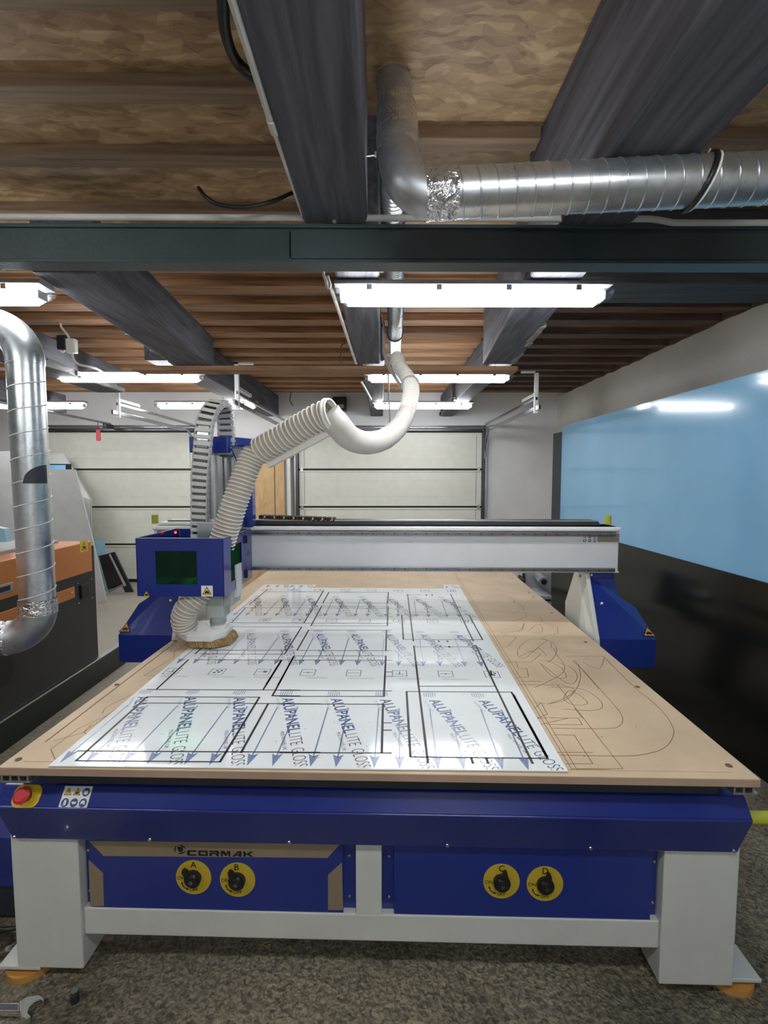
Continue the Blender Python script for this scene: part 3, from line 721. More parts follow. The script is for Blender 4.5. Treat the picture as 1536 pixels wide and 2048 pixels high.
# ---- right wall sheets
d2 = Vector((-.004, 1, 0)).normalized()
def wallsheet(name, ptop_far, pbot_z, X0, ynear, yfar, ztop, zbot, t, m, lab, lean=0., skew=.0):
    s_ = MB(); A = [(X0-skew*(yfar-ynear)-0, yfar, zbot), (X0, ynear, zbot), (X0+lean, ynear, ztop), (X0-skew*(yfar-ynear)+lean, yfar, ztop)]
    s_.slab(A, (1, 0, 0), t, m); return tag(s_.build(name), lab, 'board')
wallsheet('black_sheet', None, 0, 2.26, .4, 6.30, 2.205, 0, .02, 'dark_profile', 'tall dark sheet behind the blue one, showing as a strip at its far end', skew=.0065)
wallsheet('blue_sheet', None, 0, 2.235, .4, 5.93, 2.265, .3, .006, 'blue_film', 'very large glossy light blue sheet leaning on the right wall', skew=.0065)
wallsheet('black_board', None, 0, 2.085, .6, 6.2, 1.045, 0, .018, 'black_board', 'long black glossy board leaning low against the blue sheet', lean=.12)
# ================================================================== LEFT SIDE: LASER CUTTER AND BOARDS
X0 = -2.28; Y1 = at(193, 1200, X=-2.28).y
LZ = empty('laser_cutter', (-3.0, 2.4, 0), 'large black and orange laser cutter cabinet behind the galvanised pipe', 'machine')
b = MB(); b.box(-3.7, X0, .4, Y1, .20, 1.11, 'laser_black', bev=.008); b.build('body', LZ)
b = MB(); b.box(-3.7, X0+.010, .4, Y1, 0, .185, 'laser_base', bev=.004); b.box(-3.7, X0+.014, .4, Y1, .185, .195, 'aluminium', bev=.002); b.box(X0-.03, X0+.010, Y1-.01, 4.75, 0, .185, 'laser_base', bev=.004); b.box(X0-.03, X0+.014, Y1-.01, 4.75, .185, .195, 'aluminium', bev=.002); b.build('plinth', LZ)
b = MB(); ye = at(177, 1100, X=X0).y
b.box(-3.0, X0+.025, .4, ye, .92, 1.152, 'orange_paint', bev=.006); b.build('lid', LZ)
b = MB(); b.box(-3.65, -2.44, .5, ye-.1, 1.12, 1.175, 'laser_grey', bev=.006); b.build('top_cover', LZ)
ya = at(147, 1180, X=X0).y; yb = at(113, 1180, X=X0).y
b = MB(); b.box(X0, X0+.012, 2.0, ya, .757, .843, 'orange_paint', bev=.006); dr = b.build('drawer', LZ)
b = MB(); q = at(142, 1185, X=X0+.013); b.cyl(q, q+Vector((.008, 0, 0)), .009, 'chrome', n=10); b.build('lock', dr)
q = at(6, 1178, X=X0+.026)
b = MB(); b.box(q.x, q.x+.012, q.y-.10, q.y+.07, q.z-.03, q.z+.03, 'laser_grey', bev=.006); b.box(q.x+.012, q.x+.014, q.y-.05, q.y+.04, q.z-.015, q.z+.015, 'ink'); b.build('handle', LZ)
q = at(170, 1180, X=X0+.002)
b = MB(); b.box(q.x, q.x+.012, q.y-.06, q.y+.04, q.z-.06, q.z+.05, 'black_plastic', bev=.006)
for dy, dz in ((-.09, -.08), (-.09, .07), (.08, -.08), (.08, .07)): b.cyl((q.x-.005, q.y+dy, q.z+dz), (q.x+.005, q.y+dy, q.z+dz), .006, 'chrome', n=8)
b.build('power_socket', LZ)
q = at(168, 1093, X=X0+.0265)
b = MB(); put_poly(b, [(-.05, -.04), (.05, -.04), (.05, .045), (-.05, .045)], q, (0, 1, 0), (0, 0, 1), 'yellow'); hand_warning(b, q+Vector((.0005, 0, 0)), (0, 1, 0), (0, 0, 1), .07); b.build('warning_label', LZ)
q = at(-2, 1342, X=X0+.0)
b = MB(); b.cyl((X0-.02, q.y, q.z), (X0+.02, q.y, q.z), .10, 'black_plastic', n=28); b.cyl((X0+.02, q.y, q.z), (X0+.021, q.y, q.z), .09, 'ink', n=28); b.build('exhaust_port', LZ)
b = MB(); b.slab([at(-30, 1050, Y=3.2), at(8, 1058, Y=3.2), at(14, 1084, Y=3.2), at(-30, 1086, Y=3.2)], (0, 1, 0), .05, 'light_blue_board'); b.build('viewing_hood', LZ)
def sheet(px4, Yb, Yt, m, lab, name='leaning_sheet', t=.012):
    """px4: four photo corners; bottom corners stand at Yb, top corners lean to Yt"""
    P = [at(*px4[0], Y=Yt), at(*px4[1], Y=Yt), at(*px4[2], Y=Yb), at(*px4[3], Y=Yb)]
    s_ = MB(); s_.slab(P, (0, 1, 0), t, m); return tag(s_.build(name), lab, 'board')
sheet([(-160, 898), (128, 907), (183, 1000), (183, 1190)], 6.95, 7.3, 'board_white', 'rear white sheet standing behind the laser cutter, its top corner showing right of the pipe')
sheet([(-160, 901), (92, 903), (120, 1200), (-160, 1200)], 6.42, 6.46, 'board_white', 'white sheet at the left edge behind the laser cutter')
b = MB(); P = [at(30, 939, Y=5.6), at(150, 939, Y=5.6), at(186, 1083, Y=5.95), at(213, 1203, Y=6.3), at(193, 1222, Y=6.3), at(60, 1205, Y=6.3)]
b.slab(P, (0, 1, 0), .02, 'board_white'); tag(b.build('leaning_sheet'), 'front white sheet with slanted right edge leaning at the end of the laser cutter', 'board')
s_ = sheet([(60, 927), (142, 928), (142, 1194), (60, 1194)], 6.62, 6.62, 'ink', 'blue panel in a black border peeking over the white sheets right of the pipe', 'framed_panel')
b = MB(); b.slab([at(62, 930, Y=6.61), at(131, 930, Y=6.61), at(131, 990, Y=6.61), at(62, 990, Y=6.61)], (0, 1, 0), .004, 'blue_film'); b.build('blue_film', s_)
sheet([(186, 1082), (207, 1074), (222, 1184), (200, 1184)], 6.95, 6.95, 'light_blue_board', 'small pale blue board behind the black folding sign')
sg = empty('folding_sign', at(225, 1187, Z=0), 'black folding pavement sign leaning in front of the left garage door', 'sign')
def sl(name, px, Y_, m, t=.02, th=(0, 1, 0)):
    b = MB(); b.slab([at(a, c_, Y=d_) for (a, c_), d_ in zip(px, Y_)], th, t, m); return b.build(name, sg)
sl('panel', [(197, 1112), (217, 1107), (245, 1170), (216, 1180)], (6.6, 6.6, 6.8, 6.8), 'black_gloss')
sl('rear_leg', [(216, 1107), (228, 1104), (267, 1186), (252, 1189)], (6.65, 6.65, 6.9, 6.9), 'dark_profile', .03)
sl('rail', [(217, 1109), (219, 1108), (251, 1171), (248, 1173)], (6.58, 6.58, 6.78, 6.78), 'aluminium')
sl('foot_bar', [(216, 1182), (243, 1169), (246, 1172), (217, 1186)], (6.78, 6.78, 6.8, 6.8), 'laser_grey')
# brown boards and white strip leaning between the garage doors
for (xa, xb, lab) in ((-2.06, -1.60, 'wide tan chipboard panel standing against the wall between the garage doors'), (-1.585, -1.45, 'narrow tan board standing against the wall beside the wide tan panel')):
    b = MB(); b.box(xa, xb, 7.30, 7.33, 0, 2.11, 'chip_board', bev=.003); tag(b.build('chipboard_panel'), lab, 'board')
b = MB(); b.box(-1.44, -1.37, 7.36, 7.40, 0, 2.12, 'cap_white', bev=.004); b.box(-1.435, -1.425, 7.35, 7.36, 0, 2.1, 'laser_grey')
tag(b.build('white_post'), 'white upright strip between the tan boards and the middle garage door', 'post')
# ---- floor clutter
wr = empty('adjustable_wrench', (-.86, 1.02, .008), 'steel open-jaw wrench lying on the floor at the lower left corner', 'wrench')
def wp(px, py): p = at(px, py, Z=.01); return (p.x, p.y)
b = MB(); b.prism([wp(-60, 2010), wp(42, 2010), wp(44, 2024), wp(38, 2033), wp(-60, 2031)], 'z', .006, .022, 'chrome', bev=.004); b.build('handle', wr)
b = MB(); b.prism([wp(38, 2012), wp(55, 2002), wp(78, 1998), wp(88, 2004), wp(88, 2014), wp(80, 2009), wp(70, 2012), wp(60, 2022), wp(55, 2034), wp(62, 2042), wp(52, 2047), wp(40, 2046), wp(38, 2033)], 'z', .004, .026, 'chrome', bev=.002); b.build('jaw', wr)
b = MB(); b.prism([wp(-60, 2015), wp(36, 2015), wp(36, 2027), wp(-60, 2026)], 'z', .022, .0225, 'rail_steel'); b.build('handle_recess', wr)
sk = empty('socket_bit', at(150, 2003, Z=.0), 'small dark steel socket standing on the floor near the left leg', 'socket')
q = at(150, 2003, Z=0)
b = MB(); b.cyl((q.x, q.y, 0), (q.x, q.y, .028), .0125, 'dark_steel', n=16); b.build('barrel', sk)
b = MB(); b.cyl((q.x, q.y, .028), (q.x, q.y, .038), .0105, 'rail_steel', n=16); b.build('collar', sk)
cable('black cable lying on the floor left of the machine leg', [at(-40, 1856, Z=.05), at(0, 1859, Z=.05), at(20, 1859, Z=.05), at(34, 1854, Z=.05), at(60, 1845, Z=.05)], .008)
def crumple(cx, cy, rx, ry, h, lab, seed):
    random.seed(seed); n = 16; V = []; 
    for i in range(n+1):
        for j in range(n+1):
            u_, v_ = i/n*2-1, j/n*2-1; fall = max(0, 1-(u_*u_+v_*v_)**.5)
            V.append((cx+u_*rx+random.uniform(-.01, .01), cy+v_*ry+random.uniform(-.01, .01), .004+h*fall*random.uniform(.4, 1)+random.uniform(0, .012)))
    t = MB(); t.raw(V, [(i*(n+1)+j, (i+1)*(n+1)+j, (i+1)*(n+1)+j+1, i*(n+1)+j+1) for i in range(n) for j in range(n)], 'film')
    return tag(t.build('plastic_film'), lab, 'plastic film')
crumple(-1.41, 1.50, .12, .13, .09, 'crumpled clear plastic film on the floor behind the left leg', 3)
random.seed(11)
# ================================================================== THE CNC ROUTER
R = empty('cnc_router', (-.07, 2.9, 0), 'big blue and white router table with a moving bridge and tan board bed', 'machine', frame='M')
def U(a, b_): return Vector(a), Vector(b_)
UX, UZ = Vector((1, 0, 0)), Vector((0, 0, 1))
LY = 1.45
xl0, xl1, xr0, xr1 = -1.24, -1.02, .835, 1.065
LZB = .045
for x0, x1 in ((xl0, xl1), (xr0, xr1)):
    b = MB(); b.box(x0, x1, LY, LY+.19, LZB, .60, 'white_paint', bev=.004); b.build('leg', R)
    b = MB(); b.box(x0, x1, 4.2, 4.39, LZB, .60, 'white_paint', bev=.004); b.build('leg', R)
    b = MB(); b.box(x0+.06, x1-.06, 2.85, 2.97, LZB, .60, 'white_paint', bev=.004); b.build('leg', R)
for x, y in ((-1.235, 1.51), (1.10, 1.53), (-1.1, 4.3), (.95, 4.3)):
    f = MB(); f.cyl((x, y, 0), (x, y, .022), .075, 'orange_pad', n=28); f.cyl((x, y, .022), (x, y, .06), .012, 'chrome', n=10)
    o = f.build('levelling_foot', R)
    p = MB(); p.box(x-.07, x+.07, y-.06, y+.06, .036, .048, 'white_paint', bev=.002); p.build('foot_plate', o)
b = MB(); b.box(xl1, xr0, LY+.012, LY+.11, .155, .247, 'white_paint', bev=.004); b.build('lower_beam', R)
b = MB(); b.box(-.128, -.045, LY+.012, LY+.11, .245, .519, 'white_paint', bev=.003); b.build('centre_post', R)
b = MB()
for x0, x1 in ((xl0, xl0+.12), (xr1-.12, xr1)): b.box(x0, x1, LY+.19, 4.3, .48, .60, 'white_paint', bev=.003)
build_each(b, 'side_beam', R)
b = MB(); b.box(xl1, xr0, LY+.045, LY+.09, .52, .60, 'white_paint'); b.box(xl1, xr0, 2.85, 2.97, .4, .6, 'white_paint'); build_each(b, 'cross_beam', R)
# front switch panels
def panel(x0, x1, name):
    b = MB(); b.box(x0, x1, LY+.035, LY+.040, .245, .53, 'blue_paint'); return b.build(name, R)
pA = panel(xl1+.003, -.13, 'switch_panel'); pB = panel(-.043, xr0-.003, 'switch_panel')
yp = LY+.016
b = MB(); pl0, pl1 = mat(178, 1700, Y=yp).x, mat(686, 1700, Y=yp).x
b.box(pl0, pl1, yp, LY+.036, .243, .499, 'blue_paint', bev=.002); b.build('raised_plate', pA)
b = MB(); pr0, pr1 = mat(788, 1700, Y=yp).x, mat(1306, 1700, Y=yp).x
b.box(pr0, pr1, yp, LY+.036, .240, .499, 'blue_paint', bev=.002); b.build('raised_plate', pB)
for P_, xs in ((pA, (mat(170, 1700, Y=yp).x, mat(697, 1700, Y=yp).x)), (pB, (mat(778, 1700, Y=yp).x, mat(1315, 1700, Y=yp).x))):
    b = MB()
    for x in xs:
        for z in (.29, .43): b.cyl((x, LY+.031, z), (x, LY+.036, z), .0045, 'chrome', n=10)
    build_each(b, 'screw', P_)
yq = yp-.0015
def fm(px, py): p = mat(px, py, Y=yq); return (p.x, p.z)
b = MB(); b.prism([fm(178, 1682), fm(681, 1687), fm(655, 1716), fm(207, 1712)], 'y', yq, yp, 'champagne')
b.prism([fm(177, 1720), fm(206, 1747), fm(208, 1812), fm(181, 1813)], 'y', yq, yp, 'champagne')
b.prism([fm(684, 1725), fm(656, 1750), fm(656, 1820), fm(686, 1820)], 'y', yq, yp, 'champagne'); build_each(b, 'trim_band', pA)
b = MB(); yl = yq-.0006
o0 = Vector((mat(374, 1706, Y=yl).x, yl, mat(374, 1706, Y=yl).z)); w_ = mat(509, 1706, Y=yl).x-o0.x
s_ = .0125
# wide block letters
def L_(org, s, polys):
    for p in polys: put_poly(b, [(x*s, z*s) for x, z in p], org, UX, UZ, 'ink')
xx = o0.x; ch = .0185; cw = w_/6*.93
G = {'C': [[(0, .2), (.12, 0), (1, 0), (.94, .28), (.3, .28), (.3, .72), (1, .72), (1.05, 1), (.12, 1), (0, .8)]],
     'O': [[(0, .15), (.12, 0), (.25, .3), (.25, .7), (.12, 1), (0, .85)], [(.12, 0), (.9, 0), (.78, .3), (.25, .3)], [(.9, 0), (1, .15), (1, .85), (.9, 1), (.78, .7), (.78, .3)], [(.12, 1), (.25, .7), (.78, .7), (.9, 1)]],
     'R': [[(0, 0), (.25, 0), (.25, .5), (0, .5)], [(0, .72), (.75, .72), (.9, 1), (0, 1)], [(.75, .72), (.75, .55), (1, .45), (1, .85), (.9, 1)], [(0, .38), (.9, .38), (1, .48), (.75, .6), (0, .6)], [(.65, .38), (.72, 0), (1, 0), (.95, .38)]],
     'M': [[(0, 0), (.22, 0), (.22, 1), (0, 1)], [(.22, 1), (.22, .6), (.45, .1), (.58, .1), (.58, .45), (.4, 1)], [(.58, .45), (.58, .1), (.8, .6), (.8, 1), (.66, 1)], [(.8, 0), (1, 0), (1, 1), (.8, 1)]],
     'A': [[(0, 0), (.28, 0), (.68, .74), (.6, 1)], [(.6, 1), (.7, .7), (.7, 0), (1, 0), (1, 1)], [(.3, .18), (.7, .18), (.7, .38), (.42, .38)]],
     'K': [[(0, 0), (.25, 0), (.25, 1), (0, 1)], [(.25, .38), (.42, .38), (.72, 0), (1.08, 0), (.66, .5), (1.06, 1), (.72, 1), (.44, .63), (.25, .63)]]}
for c_ in 'CORMAK':
    for p in G[c_]: put_poly(b, [(x*cw*.92, z*ch-.009) for x, z in p], Vector((xx, yl, o0.z)), UX, UZ, 'ink')
    xx += w_/6
cq = mat(360, 1699, Y=yl); cq = Vector((cq.x, yl, cq.z))
put_poly(b, [(-.009, .008), (.008, .009), (.011, .0), (.004, -.010), (-.003, -.008), (-.008, .001)], cq, UX, UZ, 'ink')
for a0 in (0, 2.1, 4.2):
    arcp = [(math.cos(a0+t*.23)*.019, math.sin(a0+t*.23)*.0155) for t in range(9)]+[(math.cos(a0+t*.23)*(.019-.005*math.sin(t/8*3.14)), math.sin(a0+t*.23)*(.0155-.005*math.sin(t/8*3.14))) for t in range(8, -1, -1)]
    for k in range(8): put_poly(b, [arcp[k], arcp[k+1], arcp[16-k], arcp[17-k]], cq, UX, UZ, 'ink')
b.build('maker_lettering', pA)
for (px, py, let, tilt, P_) in ((387, 1755, 'A', 38, pA), (475, 1760, 'B', 28, pA), (1003, 1763, 'C', -14, pB), (1090, 1768, 'D', -14, pB)):
    c = mat(px, py, Y=yp-.003); c = Vector((c.x, yp-.003, c.z))
    b = MB(); b.cyl(c+Vector((0, .003, 0)), c, .0575, 'yellow_disc', n=48)
    t0 = c+Vector((0, -.0005, 0))
    put_text(b, let, t0+Vector((-.009, 0, .034)), UX, UZ, 'ink', h=.020, bold=.01)
    put_text(b, 'ON', t0+Vector((-.053, 0, -.008)), UX, UZ, 'ink', h=.0115, bold=.005)
    put_text(b, 'OFF', t0+Vector((-.013, 0, -.047)), UX, UZ, 'ink', h=.0105, bold=.005)
    st = [(-.037, -.022), (-.034, -.032), (-.027, -.037), (-.022, -.039)]
    for q0, q1 in zip(st, st[1:]):
        put_poly(b, [(q0[0]-.0012, q0[1]-.001), (q1[0]-.0012, q1[1]-.001), (q1[0]+.0012, q1[1]+.001), (q0[0]+.0012, q0[1]+.001)], t0, UX, UZ, 'ink')
    put_poly(b, [(-.041, -.024), (-.034, -.024), (-.039, -.014)], t0, UX, UZ, 'ink')
    put_poly(b, [(-.024, -.034), (-.024, -.043), (-.015, -.040)], t0, UX, UZ, 'ink')
    d = b.build('valve_dial', P_)
    k = MB(); k.cyl(c, c+Vector((0, -.012, 0)), .0265, 'black_plastic', n=32); k.cyl(c+Vector((0, -.012, 0)), c+Vector((0, -.02, 0)), .021, 'black_plastic', n=32, r2=.017)
    a = math.radians(90+tilt); dr_ = Vector((math.cos(a), 0, math.sin(a))); nn = Vector((-math.sin(a), 0, math.cos(a)))
    A = [c+Vector((0, -.006, 0))+dr_*l+nn*w for l, w in ((.0, -.012), (.038, -.007), (.046, -.002), (.046, .004), (.038, .007), (0, .012))]
    k.slab(A, (0, -1, 0), .012, 'black_plastic'); k.cyl(c+Vector((0, -.02, 0)), c+Vector((0, -.023, 0)), .007, 'rail_steel', n=12)
    k.build('selector_knob', P_)
# front lip
def yz(px, py, y): return (y, mat(px, py, Y=y).z)
nose = (1.38, .642); top = (1.42, .694); bot = (1.432, .515)
b = MB(); prof = [(1.47, .70), top, nose, bot, (1.437, .500), (1.47, .500)]
b.prism(prof, 'x', -1.222, 1.048, 'blue_paint', bev=.004)
b.cyl((-1.218, 1.3845, .6425), (1.044, 1.3845, .6425), .0052, 'blue_paint', n=20)
lip = b.build('front_cover', R)
b = MB()
for px in (22, 299, 578, 895, 1182, 1470):
    x = mat(px, 1678, Y=1.43).x; x = max(min(x, 1.035), -1.21)
    b.cyl((x, 1.438, .512), (x, 1.428, .511), .005, 'chrome', n=10)
build_each(b, 'screw', lip)
# slanting face helper: direction up along the blue top face
vu = (Vector((0, top[0], top[1]))-Vector((0, nose[0], nose[1]))).normalized(); nn = UX.cross(vu)
def onlip(x, t): return Vector((x, nose[0], nose[1]))+vu*t+nn*.0008
b = MB(); xc = mat(55, 1603, Y=1.40).x
pts = rounded(.085, .062, .022)
o0 = onlip(xc, .034)
b.slab([o0+UX*x+vu*z for x, z in pts], nn, .003, 'yellow'); es = b.build('emergency_stop', R)
b = MB(); b.cyl(o0, o0+nn*.018, .016, 'black_plastic', n=24); b.box(o0.x-.002, o0.x+.002, o0.y-.03, o0.y-.02, o0.z-.012, o0.z-.008, 'label_white'); b.build('collar', es)
b = MB(); b.cyl(o0+nn*.016, o0+nn*.030, .020, 'red_plastic', n=28, r2=.024); b.cyl(o0+nn*.030, o0+nn*.036, .024, 'red_plastic', n=28, r2=.017); b.build('button', es)
b = MB(); x0_ = mat(152, 1604, Y=1.4).x; safety_label(b, onlip(x0_, .033), UX, vu, .088, .060); b.build('warning_label', R)
# bed beam and T-slot profile under the board
b = MB(); xa, xb = -1.075, .955
b.box(xa, xb, 1.40, 4.42, .712, .772, 'dark_profile', bev=.002); b.build('bed_beam', R)
for x0, x1 in ((-1.20, -1.085), (.965, 1.035)):
    b = MB(); b.box(x0, x1, 1.352, 4.42, .765, .774, 'aluminium'); b.box(x0, x1, 1.352, 4.42, .744, .749, 'aluminium')
    k = x0
    while k < x1-.01: b.box(k, k+.006, 1.352, 4.42, .747, .768, 'aluminium'); k += .026
    b.build('slotted_profile', R)
# spoilboard
SX0, SX1, SY0, SY1, SZ = -1.172, 1.030, 1.340, 4.46, .80
b = MB(); b.box(SX0, SX1, SY0, SY1, .775, SZ-.0015, 'mdf', bev=.0015); b.box(SX0+.055, SX1-.06, SY0+.03, SY1-.02, SZ-.002, SZ, 'mdf', bev=.0006)
b.box(SX0+.001, SX1-.001, SY0-.0006, SY0+.001, .7755, SZ-.004, 'mdf_edge')
sp = b.build('spoilboard', R)
b = MB()
def z7(x, y): return (900+x*636/1536, 1130+y*470/1135)
def z5(x, y): return (90+x*510/1536, 1150+y*410/1235)
def z6(x, y): return (560+x*600/1536, 1150+y*410/1050)
def a2(x, y): return (120+x*520/1536, 1370+y*180/532)
def a3(x, y): return (400+x*550/1536, 1150+y*220/614)
def bed(p, z): q = mat(*p, Z=z); return Vector((q.x, q.y, z))
def disc(mb, c, r, m, n=14): mb.poly([c+Vector((r*math.cos(6.2832*i/n), r*math.sin(6.2832*i/n), 0)) for i in range(n)], m)
hy = [1.41+.475*k for k in range(7)]
for p in [(1347, 967), (905, 588), (655, 372), (492, 231), (402, 154), (381, 135), (300, 65)]: disc(b, bed(z7(*p), SZ+.0004), .0095, 'mdf_hole')
for p in [(432, 660), (780, 395), (1135, 128), (1165, 108)]: disc(b, bed(z5(*p), SZ+.0004), .0095, 'mdf_hole')
disc(b, bed((37, 1518), SZ+.0004), .0095, 'mdf_hole'); build_each(b, 'screw_hole', sp)
def strip(mb, pts, w, z, m, closed=False):
    P = [Vector((p.x, p.y, z)) for p in pts]
    if closed: P.append(P[0])
    for i in range(len(P)-1):
        d = P[i+1]-P[i]
        if d.length < 1e-5: continue
        n = Vector((-d.y, d.x, 0)).normalized()*w/2; e = d.normalized()*w*.3
        mb.poly([P[i]-n-e, P[i+1]-n+e, P[i+1]+n+e, P[i]+n-e], m)
def strip2(mb, pts, w, z, m, smooth=False, closed=False):
    q = [bed(p, z) for p in pts]
    if smooth: q = smooth_path(q, .02)
    strip(mb, q, w, z, m, closed)
b = MB(); ze = SZ+.0003; we = .0028
for pts in [[(535, 918), (830, 922), (950, 912), (1040, 880), (1080, 820), (1070, 770), (1020, 700), (960, 645), (890, 590), (740, 440)],
            [(490, 788), (750, 790), (815, 780), (835, 750), (820, 710), (770, 650), (640, 505), (590, 462)],
            [(545, 695), (650, 703), (710, 700), (735, 688), (730, 660), (690, 625), (640, 600), (560, 590), (490, 590)],
            [(565, 612), (590, 608), (640, 640), (665, 670), (600, 677), (550, 650), (565, 612)],
            [(430, 460), (520, 470), (590, 500), (615, 540), (590, 575), (540, 555), (470, 500), (430, 470)],
            [(470, 460), (540, 500), (560, 545), (500, 540), (455, 500), (440, 480)],
            [(500, 400), (520, 440), (550, 480), (545, 520), (480, 560), (410, 592)],
            [(325, 415), (350, 380), (400, 357), (470, 362), (440, 385), (400, 420), (360, 450), (330, 440), (325, 415)],
            [(380, 320), (420, 285), (445, 300), (440, 325), (400, 330)],
            [(430, 360), (480, 365), (515, 400), (500, 450), (470, 470)],
            [(540, 580), (600, 600), (560, 640), (470, 672)],
            [(620, 480), (630, 540), (610, 600), (560, 650), (480, 670)],
            [(360, 280), (345, 310), (330, 320)], [(640, 470), (720, 500), (745, 450)]]:
    strip2(b, [z7(*p) for p in pts], we, ze, 'engraving', smooth=True)
for pts in [[(740, 441), (560, 441)], [(520, 580), (835, 984), (585, 984)], [(500, 820), (600, 822), (690, 960), (560, 960)], [(480, 738), (620, 740), (640, 772), (470, 770)],
            [(245, 330), (350, 315), (360, 280)], [(250, 330), (320, 350), (280, 395), (240, 395)], [(305, 270), (370, 250), (360, 232), (110, 216)],
            [(380, 245), (440, 255), (445, 275), (520, 300), (520, 330), (440, 350), (490, 375), (490, 400)], [(300, 170), (350, 195), (355, 215), (300, 230)],
            [(270, 465), (390, 470), (440, 430), (360, 410)], [(275, 470), (320, 470), (330, 500), (370, 500), (380, 540), (320, 545)],
            [(330, 578), (530, 580)], [(340, 562), (440, 562)], [(405, 665), (460, 668)], [(410, 690), (440, 665), (470, 720), (420, 740), (470, 738)], [(440, 770), (570, 740)],
            [(250, 140), (310, 165), (310, 185), (350, 200)], [(80, 135), (250, 145)], [(600, 460), (720, 600)], [(500, 905), (690, 905)], [(600, 690), (640, 740)], [(340, 440), (430, 400), (470, 440)]]:
    strip2(b, [z7(*p) for p in pts], we, ze, 'engraving')
for x in (.512, .527): strip(b, [Vector((x, 1.37, 0)), Vector((x, 4.3, 0))], .0022, ze, 'engraving')
strip(b, [Vector((.527, 1.372, 0)), Vector((.62, 1.372, 0))], .002, ze, 'engraving')
for pts in [[(0, 1005), (820, 378), (1080, 185)], ]: strip2(b, [z5(*p) for p in pts], .003, ze, 'engraving')
for pts in [[(60, 1110), (35, 1050), (200, 925), (420, 825)], [(50, 1000), (230, 950), (330, 880), (450, 790)], [(600, 605), (775, 495), (780, 462), (880, 395)], [(655, 608), (600, 606)], [(280, 900), (235, 945), (250, 960)]]: strip2(b, [z5(*p) for p in pts], .0026, ze, 'engraving')
strip2(b, [z5(*p) for p in [(345, 835), (365, 800), (430, 765), (520, 722)]], .0026, ze, 'engraving', smooth=True)
for _ in range(60):
    c = Vector((random.uniform(.56, .96), random.uniform(1.4, 3.6), ze)); disc(b, c, random.uniform(.001, .0028), 'engraving', 6)
for xo in (-.8, -.25, -.1, .1, .25, .4, .7): strip(b, [Vector((xo, 3.85, 0)), Vector((xo+.003, 4.4, 0))], .0015, ze, 'mdf_edge')
b.build('engraved_lines', sp)
# ---- bridge (gantry)
GX0, GX1, GY = -1.39, 1.245, 2.73
gz0, gz1 = 1.115, 1.372
b = MB()
b.box(GX0, GX1, GY, GY+.17, gz0, gz1, 'beam_white', bev=.006)
b.box(GX0, GX1+.004, GY-.02, GY+.17, gz1-.024, gz1, 'cap_white', bev=.008)
b.box(GX0, GX1, GY-.012, GY+.02, gz0, gz0+.008, 'beam_white', bev=.002)
G_ = b.build('bridge_beam', R)
for z, nm in ((gz1-.038, 'upper_rail'), (gz0+.017, 'lower_rail')):
    b = MB(); b.box(GX0+.03, GX1-.025, GY-.022, GY, z-.011, z+.011, 'rail_steel', bev=.004)
    b.box(GX0+.03, GX1-.03, GY-.026, GY-.02, z+.0075, z+.0115, 'chrome', bev=.0015)
    k = GX0+.06
    while k < GX1-.04: b.cyl((k, GY-.0215, z-.001), (k, GY-.0235, z-.001), .0042, 'dark_steel', n=8); k += .06
    b.build('linear_rail', G_)
b = MB(); b.prism([(GX0+.05, 0+gz1), (GX1-.075, gz1), (GX1-.09, gz1+.026), (GX0+.05, gz1+.026)], 'y', GY+.07, GY+.19, 'dark_steel')
b.box(GX0+.05, GX1-.09, GY+.068, GY+.072, gz1+.024, gz1+.029, 'aluminium'); b.build('chain_tray', G_)
b = MB()
for k in range(16):
    x = -.80+k*.028; z = gz1+.045-.001*k
    b.box(x, x+.022, GY+.06, GY+.14, z-.010, z+.012, 'black_plastic', bev=.003)
    if k % 2: b.box(x+.004, x+.012, GY+.056, GY+.062, z-.004, z+.010, 'yellow')
b.build('drag_chain', G_)
b = MB(); safety_label(b, (mat(1179.5, 1077.5, Y=GY-.001).x, GY-.0008, mat(1179, 1077.5, Y=GY-.001).z), UX, UZ, .088, .044, back=False); b.build('warning_label', G_)
b = MB(); q0 = mat(1195, 1067, Y=GY); q1 = mat(1236, 1084, Y=GY); b.box(q0.x, GX1, GY-.002, GY, q1.z, q0.z, 'champagne'); b.build('type_plate', G_)
for px in (1216, 310):
    x = mat(px, 1040, Y=GY+.15).x; b = MB(); b.cyl((x, GY+.15, gz1-.002), (x, GY+.15, gz1+.052), .0185, 'lime_rubber', n=20); b.build('rubber_bumper', G_)
b = MB(); b.box(GX0+.02, GX0+.30, GY+.02, GY+.16, gz1, gz1+.018, 'cap_white', bev=.003); b.build('end_cap', G_)
